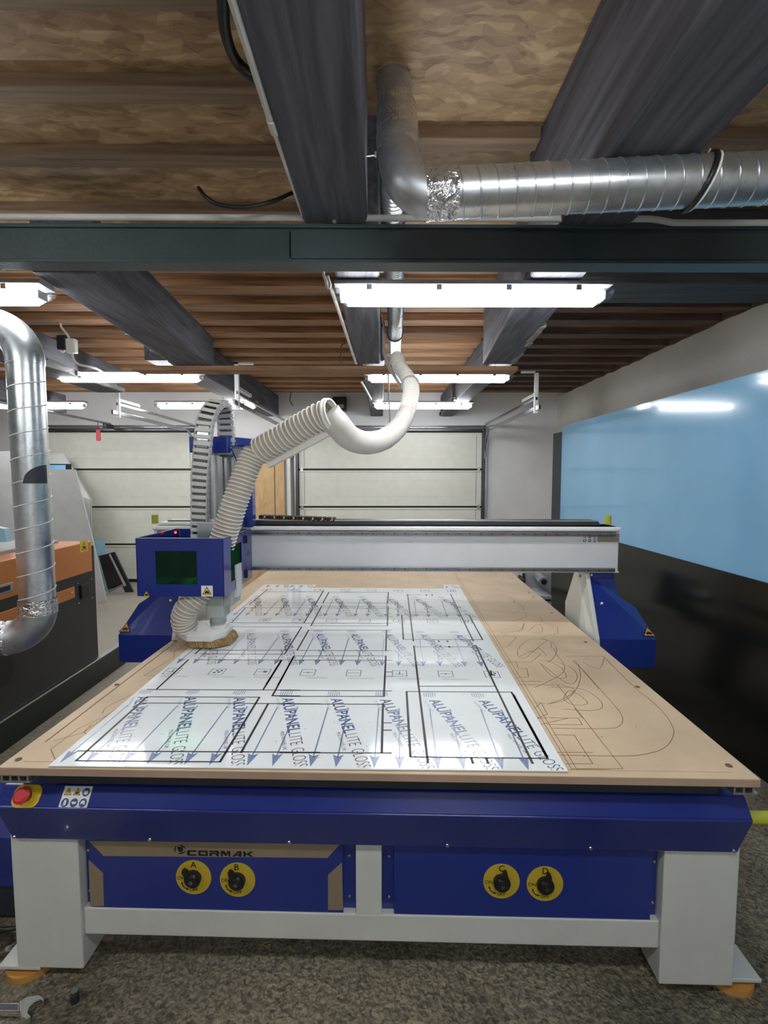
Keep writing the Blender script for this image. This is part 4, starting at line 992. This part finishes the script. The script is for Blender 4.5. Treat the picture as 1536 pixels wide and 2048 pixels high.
# side covers and legs of the bridge (sign s: +1 right, -1 left)
def side(s):
    X = lambda v: v if s > 0 else -.14-v      # mirror about the bed centre
    cov = MB()
    # upright part, shoulder, slanted hood and front box
    xi, xo, xo2 = X(1.095), X(1.245), X(1.39)
    lo, hi = min(xi, xo2), max(xi, xo2)
    yb_ = 2.95
    cov.prism([(xi, 1.11), (xo, 1.11), (X(1.258), .935), (X(1.335), .925), (xo2, .78), (xo2, .63), (xi, .63)] if s > 0 else
              [(xi, 1.11), (xo, 1.11), (X(1.258), .935), (X(1.335), .925), (xo2, .78), (xo2, .63), (xi, .63)], 'y', 2.80, yb_, 'blue_paint')
    # hood: slanted surface from the beam down to the front edge
    T_ = [(xi, 2.765, 1.09), (X(1.235), 2.765, 1.09), (X(1.258), 2.72, .935), (X(1.335), 2.70, .925), (xo2, 2.58, .782), (xi, 2.58, .782)]
    Bt = [(p[0], 2.90, .64 if i > 3 else p[2]-.02) for i, p in enumerate(T_)]
    hood = MB()
    F_ = [Vector(p) for p in T_]
    low = [Vector((xi, 2.58, .628)), Vector((xo2, 2.58, .628))]
    bk = [Vector((p[0], 2.90, p[2])) for p in T_]; lb = [Vector((xi, 2.90, .628)), Vector((xo2, 2.90, .628))]
    vs = F_+low+bk+lb      # 0-5 front, 6,7 low front, 8-13 back, 14,15 low back
    fs = [(0, 1, 2), (0, 2, 3), (0, 3, 4, 5), (5, 4, 7, 6), (0, 8, 9, 1), (1, 9, 10, 2), (2, 10, 11, 3), (3, 11, 12, 4), (4, 12, 15, 7), (6, 7, 15, 14), (0, 5, 6, 14, 13, 8), (8, 9, 10, 11, 12, 15, 14, 13)]
    bb = bmesh.new(); V = [bb.verts.new(v) for v in vs]
    for f in fs: bb.faces.new([V[i] for i in f])
    bmesh.ops.recalc_face_normals(bb, faces=bb.faces[:]); cov.bm(bb, 'blue_paint')
    cov.box(min(xi, X(1.235)), max(xi, X(1.235)), 2.755, 2.80, 1.075, 1.114, 'blue_paint', bev=.002)
    c = cov.build('side_cover', R)
    scw = MB()
    for x, y, z in ((1.108, 2.763, 1.09), (1.125, 2.655, .955)): 
        scw.cyl((X(x), y, z-.002), (X(x), y-.012, z+.008), .006, 'cap_white', n=8)
    build_each(scw, 'screw', c)
    w = MB(); q = mat(1306 if s > 0 else 224, 1271, Y=2.595)
    hv = (Vector(T_[3])-Vector(T_[4])); hv = Vector((0, .12, .155)).normalized(); hn = UX.cross(hv)
    tx = X(1.357); tb = Vector((tx, 2.58, .782))+Vector((0, .04, .04))*.6+Vector((0, -.006, .004))
    hand_warning(w, tb+hn*.002+Vector((0, .0, .006)), UX, hv, .066, 'orange_pad'); w.build('warning_label', c)
    lg = MB(); x1 = X(1.07); x2 = X(1.092)
    top_ = [(2.745, 1.115), (2.90, 1.115)]
    prof_ = [(2.565, .70), (2.575, .78), (2.745, 1.115), (2.895, 1.115), (3.06, .86), (3.05, .70)]
    lg.prism(prof_, 'x', min(x1, x2), max(x1, x2), 'white_paint', bev=.003)
    # pressed fold on the inner face
    xf = X(1.055)
    lg.loft([Vector((x1, 2.58, .70)), Vector((x1, 2.60, .80)), Vector((x1, 2.76, 1.08)), Vector((x1, 2.80, .70))],
            [Vector((xf, 2.66, .70)), Vector((xf, 2.68, .80)), Vector((X(1.066), 2.79, 1.0)), Vector((xf, 2.76, .70))], 'white_paint')
    lg.box(min(x1, x1-s*.001), max(x1, x1-s*.001), 2.81, 2.83, 1.068, 1.082, 'ink')
    lg.build('bridge_leg', R)
side(1); side(-1)
# ---- spindle carriage
hx0, hx1, hy0, hz0, hz1 = -1.245, -.823, 2.27, 1.078, 1.358
b = MB(); t_ = .004; fp_ = [(hx0, hy0+.02), (hx0+.02, hy0), (hx1-.02, hy0), (hx1, hy0+.02)]
wx0, wx1, wz0, wz1 = -1.152, -.952, 1.137, 1.298
# front wall with window opening
b.box(hx0, wx0, hy0, hy0+t_, hz0, hz1, 'blue_paint'); b.box(wx1, hx1, hy0, hy0+t_, hz0, hz1, 'blue_paint')
b.box(wx0, wx1, hy0, hy0+t_, hz0, wz0, 'blue_paint'); b.box(wx0, wx1, hy0, hy0+t_, wz1, hz1, 'blue_paint')
b.box(hx0, hx0+t_, hy0, 2.72, hz0, hz1, 'blue_paint')
sy0, sy1 = 2.37, 2.54
b.box(hx1-t_, hx1, hy0, sy0, hz0, hz1, 'blue_paint'); b.box(hx1-t_, hx1, sy1, 2.60, hz0, hz1, 'blue_paint')
b.box(hx1-t_, hx1, sy0, sy1, hz0, hz0+.05, 'blue_paint'); b.box(hx1-t_, hx1, sy0, sy1, hz1-.05, hz1, 'blue_paint')
b.box(hx1-t_, hx1, 2.604, 2.72, hz0, hz1, 'blue_paint')
b.box(hx0, hx1, 2.70, 2.704, hz0, hz1, 'blue_paint')
b.box(hx0+.0, hx1, hy0-.001, hy0+.0045, hz1, hz1+.003, 'laser_grey'); b.box(hx1-.0045, hx1+.001, hy0, 2.72, hz1, hz1+.003, 'laser_grey'); b.box(hx0, hx0+.0045, hy0, 2.72, hz1, hz1+.003, 'laser_grey')
H = b.build('spindle_guard', R)
b = MB(); b.box(wx0-.01, wx1+.01, hy0+t_, hy0+t_+.003, wz0-.01, wz1+.01, 'green_glass'); b.build('front_window', H)
b = MB(); b.box(hx1-t_-.003, hx1-t_, sy0-.01, sy1+.01, hz0+.04, hz1-.04, 'green_glass'); b.build('side_window', H)
b = MB()
for z in (hz0+.045, hz1-.045):
    b.box(hx1, hx1+.006, 2.585, 2.62, z-.022, z+.022, 'black_plastic', bev=.002); b.cyl((hx1+.008, 2.602, z-.022), (hx1+.008, 2.602, z+.022), .005, 'black_plastic', n=8)
b.build('hinge', H)
b = MB(); q = mat(414, 1182, Y=hy0-.001); put_poly(b, [(-.028, -.026), (.028, -.026), (.028, .026), (-.028, .026)], (q.x, hy0-.001, q.z), UX, UZ, 'label_white')
hand_warning(b, (q.x, hy0-.0015, q.z-.001), UX, UZ, .046); b.build('warning_label', H)
b = MB(); q = mat(293, 1187, Y=hy0-.001); hand_warning(b, (q.x, hy0-.001, q.z-.002), UX, UZ, .036); b.build('warning_label', H)
b = MB(); hand_warning(b, (hx1+.001, 2.66, 1.23), Vector((0, 1, 0)), UZ, .034); b.build('warning_label', H)
b = MB(); q = mat(351, 1067, Y=2.6); b.cyl(q, q+Vector((0, .0, .012)), .006, 'led', n=10); b.tube([q+Vector((.005, 0, .02)), q+Vector((.02, 0, .022)), q+Vector((.024, 0, -.02))], .003, 'black_plastic', n=6); b.build('indicator_light', H)
b = MB(); b.box(-1.0, -.96, 2.6, 2.66, 1.25, 1.37, 'blue_paint', bev=.003); b.tube(smooth_path([Vector((-1.02, 2.55, 1.25)), Vector((-1.0, 2.55, 1.38)), Vector((-.97, 2.57, 1.40)), Vector((-.95, 2.6, 1.3))], .02), .006, 'black_plastic', n=8); b.build('sensor_bracket', H)
# z column
zt_ = mat(417, 872, Y=2.6).z
b = MB(); cx0, cx1 = mat(400, 900, Y=2.62).x, mat(475, 900, Y=2.62).x
b.box(cx0, cx1, 2.62, 2.70, 1.12, zt_-.05, 'aluminium', bev=.003)
for q in (.18, .36, .62, .8):
    x = cx0+(cx1-cx0)*q; b.box(x, x+.012, 2.60, 2.622, 1.12, zt_-.06, 'rail_steel' if q != .36 else 'beam_white', bev=.002)
b.build('z_column', R)
b = MB(); b.box(cx1-.005, mat(507, 950, Y=2.72).x, 2.69, 2.75, 1.37, zt_-.04, 'blue_paint', bev=.003)
b.prism([(2.60, 1.70), (2.60, 1.80), (2.72, 1.80), (2.72, 1.58)], 'x', cx1, cx1+.012, 'blue_paint'); b.build('back_housing', R)
b = MB(); ux0, ux1, ux2 = mat(378, 890, Y=2.56).x, mat(455, 890, Y=2.56).x, mat(506, 890, Y=2.72).x
zc0, zc1 = mat(378, 905, Y=2.56).z, mat(378, 873, Y=2.56).z
b.prism([(ux0, 2.56), (ux1, 2.56), (ux2, 2.72), (ux2, 2.76), (ux0, 2.76)], 'z', zc0, zc1, 'blue_paint', bev=.004); b.build('column_cap', R)
# hose bracket
hb = mat(498, 892, Y=2.46)
b = MB(); b.box(hb.x-.09, hb.x+.05, 2.44, 2.60, hb.z-.004, hb.z+.003, 'blue_paint', bev=.001)
b.prism([(2.46, hb.z-.02), (2.46, hb.z+.0), (2.62, hb.z+.0), (2.62, hb.z-.14)], 'x', hb.x-.09, hb.x-.085, 'blue_paint')
b.tube([Vector((hb.x+.062*math.cos(k/20*6.2832), 2.47+.062*math.sin(k/20*6.2832), hb.z+.004)) for k in range(21)], .006, 'blue_paint', n=6); b.build('hose_bracket', R)
# spindle body
sx = -.915; sy = 2.44
b = MB(); b.box(sx-.050, sx+.040, sy-.05, sy+.06, .935, 1.30, 'grey_box', bev=.006); b.box(sx+.040, sx+.082, sy-.04, sy+.10, .995, 1.30, 'grey_box', bev=.003)
b.box(sx+.082, sx+.098, sy, sy+.08, 1.03, 1.2, 'beam_white', bev=.002)
SP = b.build('spindle', R)
b = MB(); b.cyl((sx-.005, sy, .885), (sx-.005, sy, .936), .036, 'grey_box', n=28, r2=.043); b.cyl((sx-.005, sy, .905), (sx-.005, sy, .912), .042, 'laser_grey', n=28); b.build('nose', SP)
b = MB(); hand_warning(b, (sx-.045, sy-.052, 1.055), UX, UZ, .045, 'champagne'); b.build('warning_label', SP)
b = MB(); b.box(sx-.10, sx+.07, sy-.01, sy+.2, 1.31, 1.42, 'aluminium', bev=.004); b.build('carriage_plate', SP)
# dust shoe
def sh(px, py, y): p = mat(px, py, Y=y); return Vector((p.x, y, p.z))
outl = [(341, 1256, 2.38), (373, 1272, 2.32), (426, 1272, 2.32), (449, 1262, 2.40), (449, 1249, 2.54), (401, 1243, 2.58), (350, 1246, 2.52)]
zsh = .862
P_ = [mat(px, py, Y=y) for px, py, y in outl]
pl = [(-1.115, 2.39), (-1.03, 2.31), (-.91, 2.31), (-.862, 2.38), (-.865, 2.50), (-.94, 2.56), (-1.10, 2.53)]
b = MB(); b.prism(pl, 'z', .842, .872, 'cap_white', bev=.003)
b.loft([Vector((x, y, .871)) for x, y in pl], [Vector((x*.8+(-.98)*.2, y*.8+2.44*.2, .885)) for x, y in pl], 'cap_white')
b.slab([Vector((-1.0, 2.35, .875)), Vector((-.90, 2.35, .875)), Vector((-.93, 2.35, .90)), Vector((-.955, 2.35, .925)), Vector((-.985, 2.35, .918))], (0, 1, 0), .012, 'cap_white')
b.cyl((-.92, 2.44, .88), (-.92, 2.44, .895), .050, 'cap_white', n=28)
D_ = b.build('dust_shoe', R)
b = MB(); br = [(-1.055, 2.36), (-1.02, 2.32), (-.91, 2.32), (-.85, 2.375), (-.845, 2.48), (-.90, 2.54), (-1.04, 2.53)]
b.loft([Vector((x, y, .843)) for x, y in br], [Vector((x+.012, y-.004, .8085)) for x, y in br], 'brush'); 
for k in range(len(br)):
    p0, p1 = Vector((*br[k], 0)), Vector((*br[(k+1) % len(br)], 0)); n_ = int((p1-p0).length/.008)
    for j in range(n_):
        p = p0.lerp(p1, (j+.5)/n_); r_ = .004
        b.cyl((p.x, p.y, .843), (p.x+.014+random.uniform(-.004, .004), p.y-.005+random.uniform(-.003, .003), .808+random.uniform(0, .004)), r_, 'brush', n=5, caps=False)
b.build('brush_skirt', D_)
# cable chain over the column
cp = [mat(400, 1078, Y=2.47), mat(400, 1020, Y=2.46), mat(401, 960, Y=2.45), mat(405, 900, Y=2.44), mat(409, 855, Y=2.45), mat(417, 828, Y=2.47), mat(429, 811, Y=2.51), mat(440, 808, Y=2.55), mat(448, 820, Y=2.58), mat(452, 845, Y=2.60), mat(453, 875, Y=2.60), mat(453, 900, Y=2.60)]
CC = empty('cable_chain', cp[0], '', '', frame='M'); CC.parent = R; CC.location = cp[0]-ORG[R.name]; CC.rotation_euler = (0, 0, 0)
path = smooth_path(cp, .004)
q = resample(path, .034)
link = MB()
hw = .038
for s in (-1, 1):
    link.box(s*hw-.005, s*hw+.005, -.018, .018, -.018, .0155, 'chrome' if False else 'fixture_grey', bev=.003)
    link.box(s*(hw+.006)-.002, s*(hw+.006)+.002, -.013, .013, -.006, .004, 'fixture_grey', bev=.001)
link.box(-hw, hw, -.022, -.016, -.012, .008, 'conduit', bev=.002); link.box(-hw, hw, .016, .021, -.012, .008, 'fixture_grey', bev=.002)
link.box(-hw*.75, hw*.75, -.013, .013, -.0185, .0185, 'rail_steel')
ORG_CC = ORG[CC.name]
first_l = None
for i in range(len(q)):
    t = (q[min(i+1, len(q)-1)]-q[max(i-1, 0)]).normalized(); xa = Vector((1, 0, 0)); xa = (xa-t*xa.dot(t)).normalized(); ya = t.cross(xa)
    if first_l is None:
        me = link.build('chain_link', None); first_l = me; o = me
    else: o = first_l.copy(); COL.objects.link(o)
    Mx = Matrix((xa, ya, t)).transposed().to_4x4(); o.parent = CC; o.matrix_parent_inverse = Matrix()
    o.rotation_euler = Mx.to_euler(); o.location = q[i]-ORG_CC
# rear pump on the machine's end
pb = mat(1075, 1165, Y=4.5)
b = MB(); b.box(pb.x-.12, pb.x+.13, 4.5, 4.75, .55, .88, 'fixture_grey', bev=.01); b.box(pb.x-.10, pb.x+.04, 4.2, 4.5, .50, .62, 'fixture_grey', bev=.008); b.box(pb.x-.02, pb.x+.03, 4.19, 4.2, .575, .588, 'ink')
b.build('end_bracket', R)
b = MB(); c0 = mat(1075, 1150, Y=4.50); c1 = mat(1087, 1163, Y=4.25); b.cyl(c0, c1, .042, 'aluminium', n=8, smooth=False); b.cyl(c1, c1+(c1-c0).normalized()*.02, .036, 'chrome', n=20); b.cyl(c1+(c1-c0).normalized()*.0205, c1+(c1-c0).normalized()*.022, .024, 'ink', n=20)
b.build('air_filter', R)
b = MB(); c0 = mat(1035, 1155, Y=4.5); b.cyl(c0, c0+Vector((.06, -.02, -.02)), .03, 'dark_steel', n=12); b.cyl(c0+Vector((.05, -.03, -.04)), c0+Vector((.05, -.03, .05)), .015, 'rail_steel', n=10); b.build('pipe_fitting', R)
# bumper stub at the right side, blue box at lower left
b = MB(); q = mat(1505, 1644, Y=1.42); b.cyl((1.05, 1.44, q.z), (1.062, 1.44, q.z), .022, 'label_white', n=16); b.cyl((1.062, 1.44, q.z), (1.16, 1.44, q.z), .0185, 'lime_rubber', n=20); b.build('rubber_bumper', R)
b = MB(); b.box(-1.72, -1.325, 1.64, 2.3, .15, .34, 'blue_paint', bev=.006); b.box(-1.70, -1.32, 1.66, 2.28, .02, .15, 'dark_profile'); b.build('control_box', R)
# ================================================================== swing hose (moves with the bridge but is its own hose)
SH = empty('ribbed_hose', mat(600, 860, Y=2.42), 'thick ribbed off-white hose rising from the router head to the sagging hose', 'hose', frame='M')
p1 = [mat(660, 828, Y=2.33), mat(640, 834, Y=2.35), mat(590, 862, Y=2.40), mat(545, 887, Y=2.44), mat(517, 903, Y=2.47)]
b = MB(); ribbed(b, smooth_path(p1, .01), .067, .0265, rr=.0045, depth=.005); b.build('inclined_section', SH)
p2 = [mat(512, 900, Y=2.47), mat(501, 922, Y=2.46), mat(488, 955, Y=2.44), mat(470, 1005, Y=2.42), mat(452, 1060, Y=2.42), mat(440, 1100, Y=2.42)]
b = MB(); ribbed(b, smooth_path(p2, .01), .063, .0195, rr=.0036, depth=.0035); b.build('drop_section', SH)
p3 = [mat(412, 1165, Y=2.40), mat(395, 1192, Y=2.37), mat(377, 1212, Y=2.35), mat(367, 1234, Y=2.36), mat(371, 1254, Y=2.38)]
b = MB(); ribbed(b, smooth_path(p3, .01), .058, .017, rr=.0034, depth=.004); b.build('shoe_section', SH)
b = MB(); c = mat(658, 829, Y=2.33); ax = (p1[0]-p1[1]).normalized(); u = ax.orthogonal().normalized(); w = ax.cross(u)
for dd, r_ in ((.0, .010), (.016, .006)): b.tube([c+ax*dd+(u*math.cos(k/28*6.2832)+w*math.sin(k/28*6.2832))*.070 for k in range(29)], r_, 'hose_rib', n=8)
b.build('collar', SH)
b = MB(); dd_ = (p1[0]-p1[-1]).normalized(); dn = Vector((dd_.z, 0, -dd_.x)).normalized()*.068
b.slab([p1[0]+dn*.72, p1[-1]+dn*.72+Vector((.02, 0, -.01)), p1[-1]+dn+Vector((.02, .0, -.02)), p1[0]+dn+Vector((0, 0, -.022))], (0, 1, 0), .05, 'hose_rib')
b.slab([p1[1]+Vector((-.0, .07, .06)), p1[-1]+Vector((-.05, .07, .05)), p1[-1]+Vector((-.05, .07, -.08)), p1[1]+Vector((0, .07, -.07))], (0, 1, 0), .003, 'hose_skin')
b.build('support_channel', SH)
# ================================================================== the printed sheet
zS = SZ+.0032
def sp_(p): return bed(p, zS)
sx0, sx1, sy0, sy1 = -1.022, .497, 1.352, 3.79
tabL = bed((627, 1176), zS).x; tabR = bed((890, 1176), zS).x; yn = bed((700, 1176), zS).y
b = MB(); b.prism([(sx0, sy0-.008), (sx1, sy0+.006), (sx1-.008, sy1), (tabR, sy1-.0), (tabR-.01, yn), (tabL, yn), (tabL, sy1-.02), (sx0-.02, sy1-.03)], 'z', SZ+.0002, zS, 'sheet_white')
S_ = b.build('printed_panel', None, frame='M')
tag(S_, 'glossy white panel with blue arrows and black cut grooves lying on the tan bed', 'panel')
ORG[S_.name] = ORG[S_.name]
pb_ = MB(); pw = MB(); pg = MB()
ylim0, ylim1 = sy0, sy1-.03
def inside(x, y):
    if not (sx0-.0+(-.006) < x < sx1-.006 and sy0+.003 < y < sy1-.03): return False
    if y > yn-.003 and not (x < tabL or x > tabR): return False
    return True
def emit_clip(src, dst):
    for f, m in zip(src.f, src.mi):
        P = [src.v[i] for i in f]
        if all(inside(p.x, p.y) for p in P): dst.raw(P, [list(range(len(P)))], src.mats[m])
arrows = MB(); words = MB(); logos = MB(); icons = MB()
zp = zS+.0003
def quad(mb, x0, x1, y0, y1, m, z=zp): mb.poly([(x0, y0, z), (x1, y0, z), (x1, y1, z), (x0, y1, z)], m)
tdir = Vector((.139, -.439, 0)).normalized(); tup = Vector((.439, .139, 0)).normalized()
for row in range(4):
    dy = row*.7675
    for k in range(8):
        xA = -.998+.1868*k
        for ax_ in (xA, xA+.0745):
            ty, hy_ = 1.727+dy, 1.358+dy
            n_ = 8
            for j in range(n_):
                ya_, yb_ = ty+(hy_+.05-ty)*j/n_, ty+(hy_+.05-ty)*(j+1)/n_
                arrows.poly([(ax_-.0024, yb_, zp), (ax_+.0024, yb_, zp), (ax_+.0024, ya_, zp), (ax_-.0024, ya_, zp)], 'print_blue')
            arrows.poly([(ax_, hy_, zp), (ax_+.0165, hy_+.066, zp), (ax_, hy_+.053, zp)], 'print_blue')
            arrows.poly([(ax_, hy_, zp), (ax_, hy_+.053, zp), (ax_-.0165, hy_+.066, zp)], 'print_blue')
        x0 = xA-.0 + .121; 
        x0 = .121+(k-6)*.1868+.003; y0 = 1.793+dy
        org = Vector((x0, y0, zp+.0001))
        put_text(words, 'ALUPANEL', org, tdir, tup, 'print_bold', w=.262, h=.042, bold=.016)
        put_text(words, 'LITE', org+tdir*.268, tdir, tup, 'print_dark', w=.072, h=.040, bold=-.012)
        put_text(words, 'GLOSS', org+tdir*.360, tdir, tup, 'print_dark', w=.103, h=.040, bold=-.012)
        put_text(words, 'MULTIPANEL UK', org+tdir*.245-tup*.024, tdir, tup, 'print_dark', w=.115, h=.012)
        put_text(words, 'MULTIPANEL UK', org+tdir*.0-tup*.022, tdir, tup, 'print_grey', w=.085, h=.010)
        lo = Vector((x0+.004, y0+.052, zp))
        for j in range(6):
            o_ = lo+Vector((-.022+j*.0085, 0, 0)); h_ = .016+.008*(1-abs(j-2.5)/2.5)
            logos.poly([o_+Vector((0, -h_, 0)), o_+Vector((.005, -h_-.006, 0)), o_+Vector((.005, h_-.006, 0)), o_+Vector((0, h_, 0))], 'print_grey')
    for k in range(8):
        cx = -.978+.1985*k; cy = 2.043+dy; w_, h_ = .032, .033
        for a in ((-w_, w_, -h_, -h_+.003), (-w_, w_, h_-.003, h_), (-w_, -w_+.003, -h_, h_), (w_-.003, w_, -h_, h_)):
            quad(icons, cx+a[0], cx+a[1], cy+a[2], cy+a[3], 'print_dark')
        t = (0, 1, 2, 3, 4, 0, 3, 1)[k]
        if t == 3: quad(icons, cx-.022, cx+.022, cy-.002, cy+.002, 'print_dark'); quad(icons, cx-.002, cx+.002, cy-.008, cy+.008, 'print_dark')
        elif t == 4: quad(icons, cx-.024, cx+.024, cy-.002, cy+.002, 'print_dark')
        elif t == 0: quad(icons, cx-.018, cx+.018, cy-.010, cy-.006, 'print_dark'); quad(icons, cx-.002, cx+.002, cy-.01, cy+.02, 'print_dark')
        elif t == 1:
            for dx, dy_ in ((-.01, -.01), (.008, -.006), (-.004, .01), (.014, .012)): disc(icons, Vector((cx+dx, cy+dy_, zp)), .007, 'print_dark', 10)
        else: disc(icons, Vector((cx+.01, cy+.004, zp)), .010, 'print_dark', 12); quad(icons, cx-.02, cx, cy, cy+.003, 'print_dark')
        for jj in range(2): quad(icons, cx-.022+.02*(k % 2), cx+.09, cy-.052-.008*jj, cy-.049-.008*jj, 'print_grey')
for src, nm in ((arrows, 'printed_arrows'), (words, 'printed_lettering'), (logos, 'printed_logo_stripes'), (icons, 'printed_pictograms')):
    d = MB(); emit_clip(src, d); d.build(nm, S_)
b = MB(); zc_ = zp+.0003
def cut(fn, pts, w=.007, closed=False): strip(b, [bed(fn(*p), zS) for p in pts], w, zc_, 'cut_black', closed)
T1, T2 = .0055, .008
for p in [[(645, 597), (1185, 600)], [(668, 932), (1370, 940)], [(685, 368), (1003, 368)], [(712, 570), (1098, 570)], [(623, 205), (968, 205)], [(632, 330), (1037, 332)], [(665, 192), (905, 195)],
          [(543, 497), (572, 497)], [(543, 520), (572, 520)], [(530, 758), (570, 758)], [(530, 795), (570, 795)], [(550, 213), (575, 213)], [(550, 200), (572, 200)], [(0, 622), (532, 622)], [(0, 591), (570, 594)], [(0, 661), (530, 662)], [(0, 911), (570, 912)]]: cut(z6, p, T1)
for p in [[(648, 597), (668, 932)], [(1185, 600), (1370, 940)], [(1195, 612), (1366, 930)], [(685, 362), (757, 962)], [(1003, 362), (1293, 965)], [(978, 935), (988, 965)], [(1055, 937), (1066, 965)],
          [(623, 205), (632, 330)], [(968, 205), (1037, 332)], [(653, 98), (683, 340)], [(873, 98), (990, 340)], [(542, 415), (532, 622)], [(527, 662), (521, 912)], [(1078, 490), (1085, 515)]]: cut(z6, p, T2)
for p in [(812, 337), (857, 337), (820, 362), (866, 365), (748, 100), (778, 100)]: cut(z6, [p, (p[0]+2, p[1]+6)], .01)
for p in [[(140, 290), (568, 290)], [(0, 420), (1070, 423)], [(600, 308), (1070, 308)], [(0, 441), (472, 443)], [(525, 452), (1040, 452)], [(0, 473), (1070, 477)], [(375, 94), (680, 94)], [(275, 168), (642, 168)], [(280, 155), (1072, 157)], [(235, 183), (1072, 185)], [(140, 267), (1072, 270)], [(720, 97), (1052, 97)], [(620, 283), (1048, 284)], [(680, 174), (1050, 175)], [(1160, 110), (1230, 110)]]: cut(a3, p, T1)
for p in [[(568, 290), (472, 443)], [(607, 308), (543, 420)], [(1042, 308), (1038, 423)], [(525, 452), (437, 614)], [(455, 475), (370, 612)], [(375, 83), (275, 165)], [(690, 87), (642, 168)], [(720, 97), (687, 155)], [(1052, 95), (1048, 157)], [(255, 183), (178, 265)], [(630, 187), (580, 268)], [(680, 174), (620, 284)], [(1050, 175), (1046, 284)]]: cut(a3, p, T2)
for p in [[(515, 70), (1178, 73)], [(945, 455), (95, 448)], [(485, 107), (1536, 112)], [(105, 390), (1536, 399)]]: cut(a2, p, T1)
for p in [[(1178, 73), (945, 455)], [(95, 448), (515, 70)], [(1228, 115), (1070, 400)]]: cut(a2, p, T2)
for p in [[(620, 690), (1536, 694)]]: cut(z5, p, T1)
for p in [[(865, 510), (670, 690)], [(1425, 515), (1315, 690)], [(1500, 488), (1370, 728)], [(1370, 728), (1536, 730)], [(905, 475), (950, 435)]]: cut(z5, p, T2)
b.build('cut_groove', S_)
b = MB()
for _ in range(170):
    c = Vector((random.uniform(sx0+.05, sx1-.03), random.uniform(sy0+.03, 2.9), zc_)); disc(b, c, random.uniform(.0008, .0022), 'cut_black', 5)
o = b.build('cutting_chips', S_); o['kind'] = 'stuff'
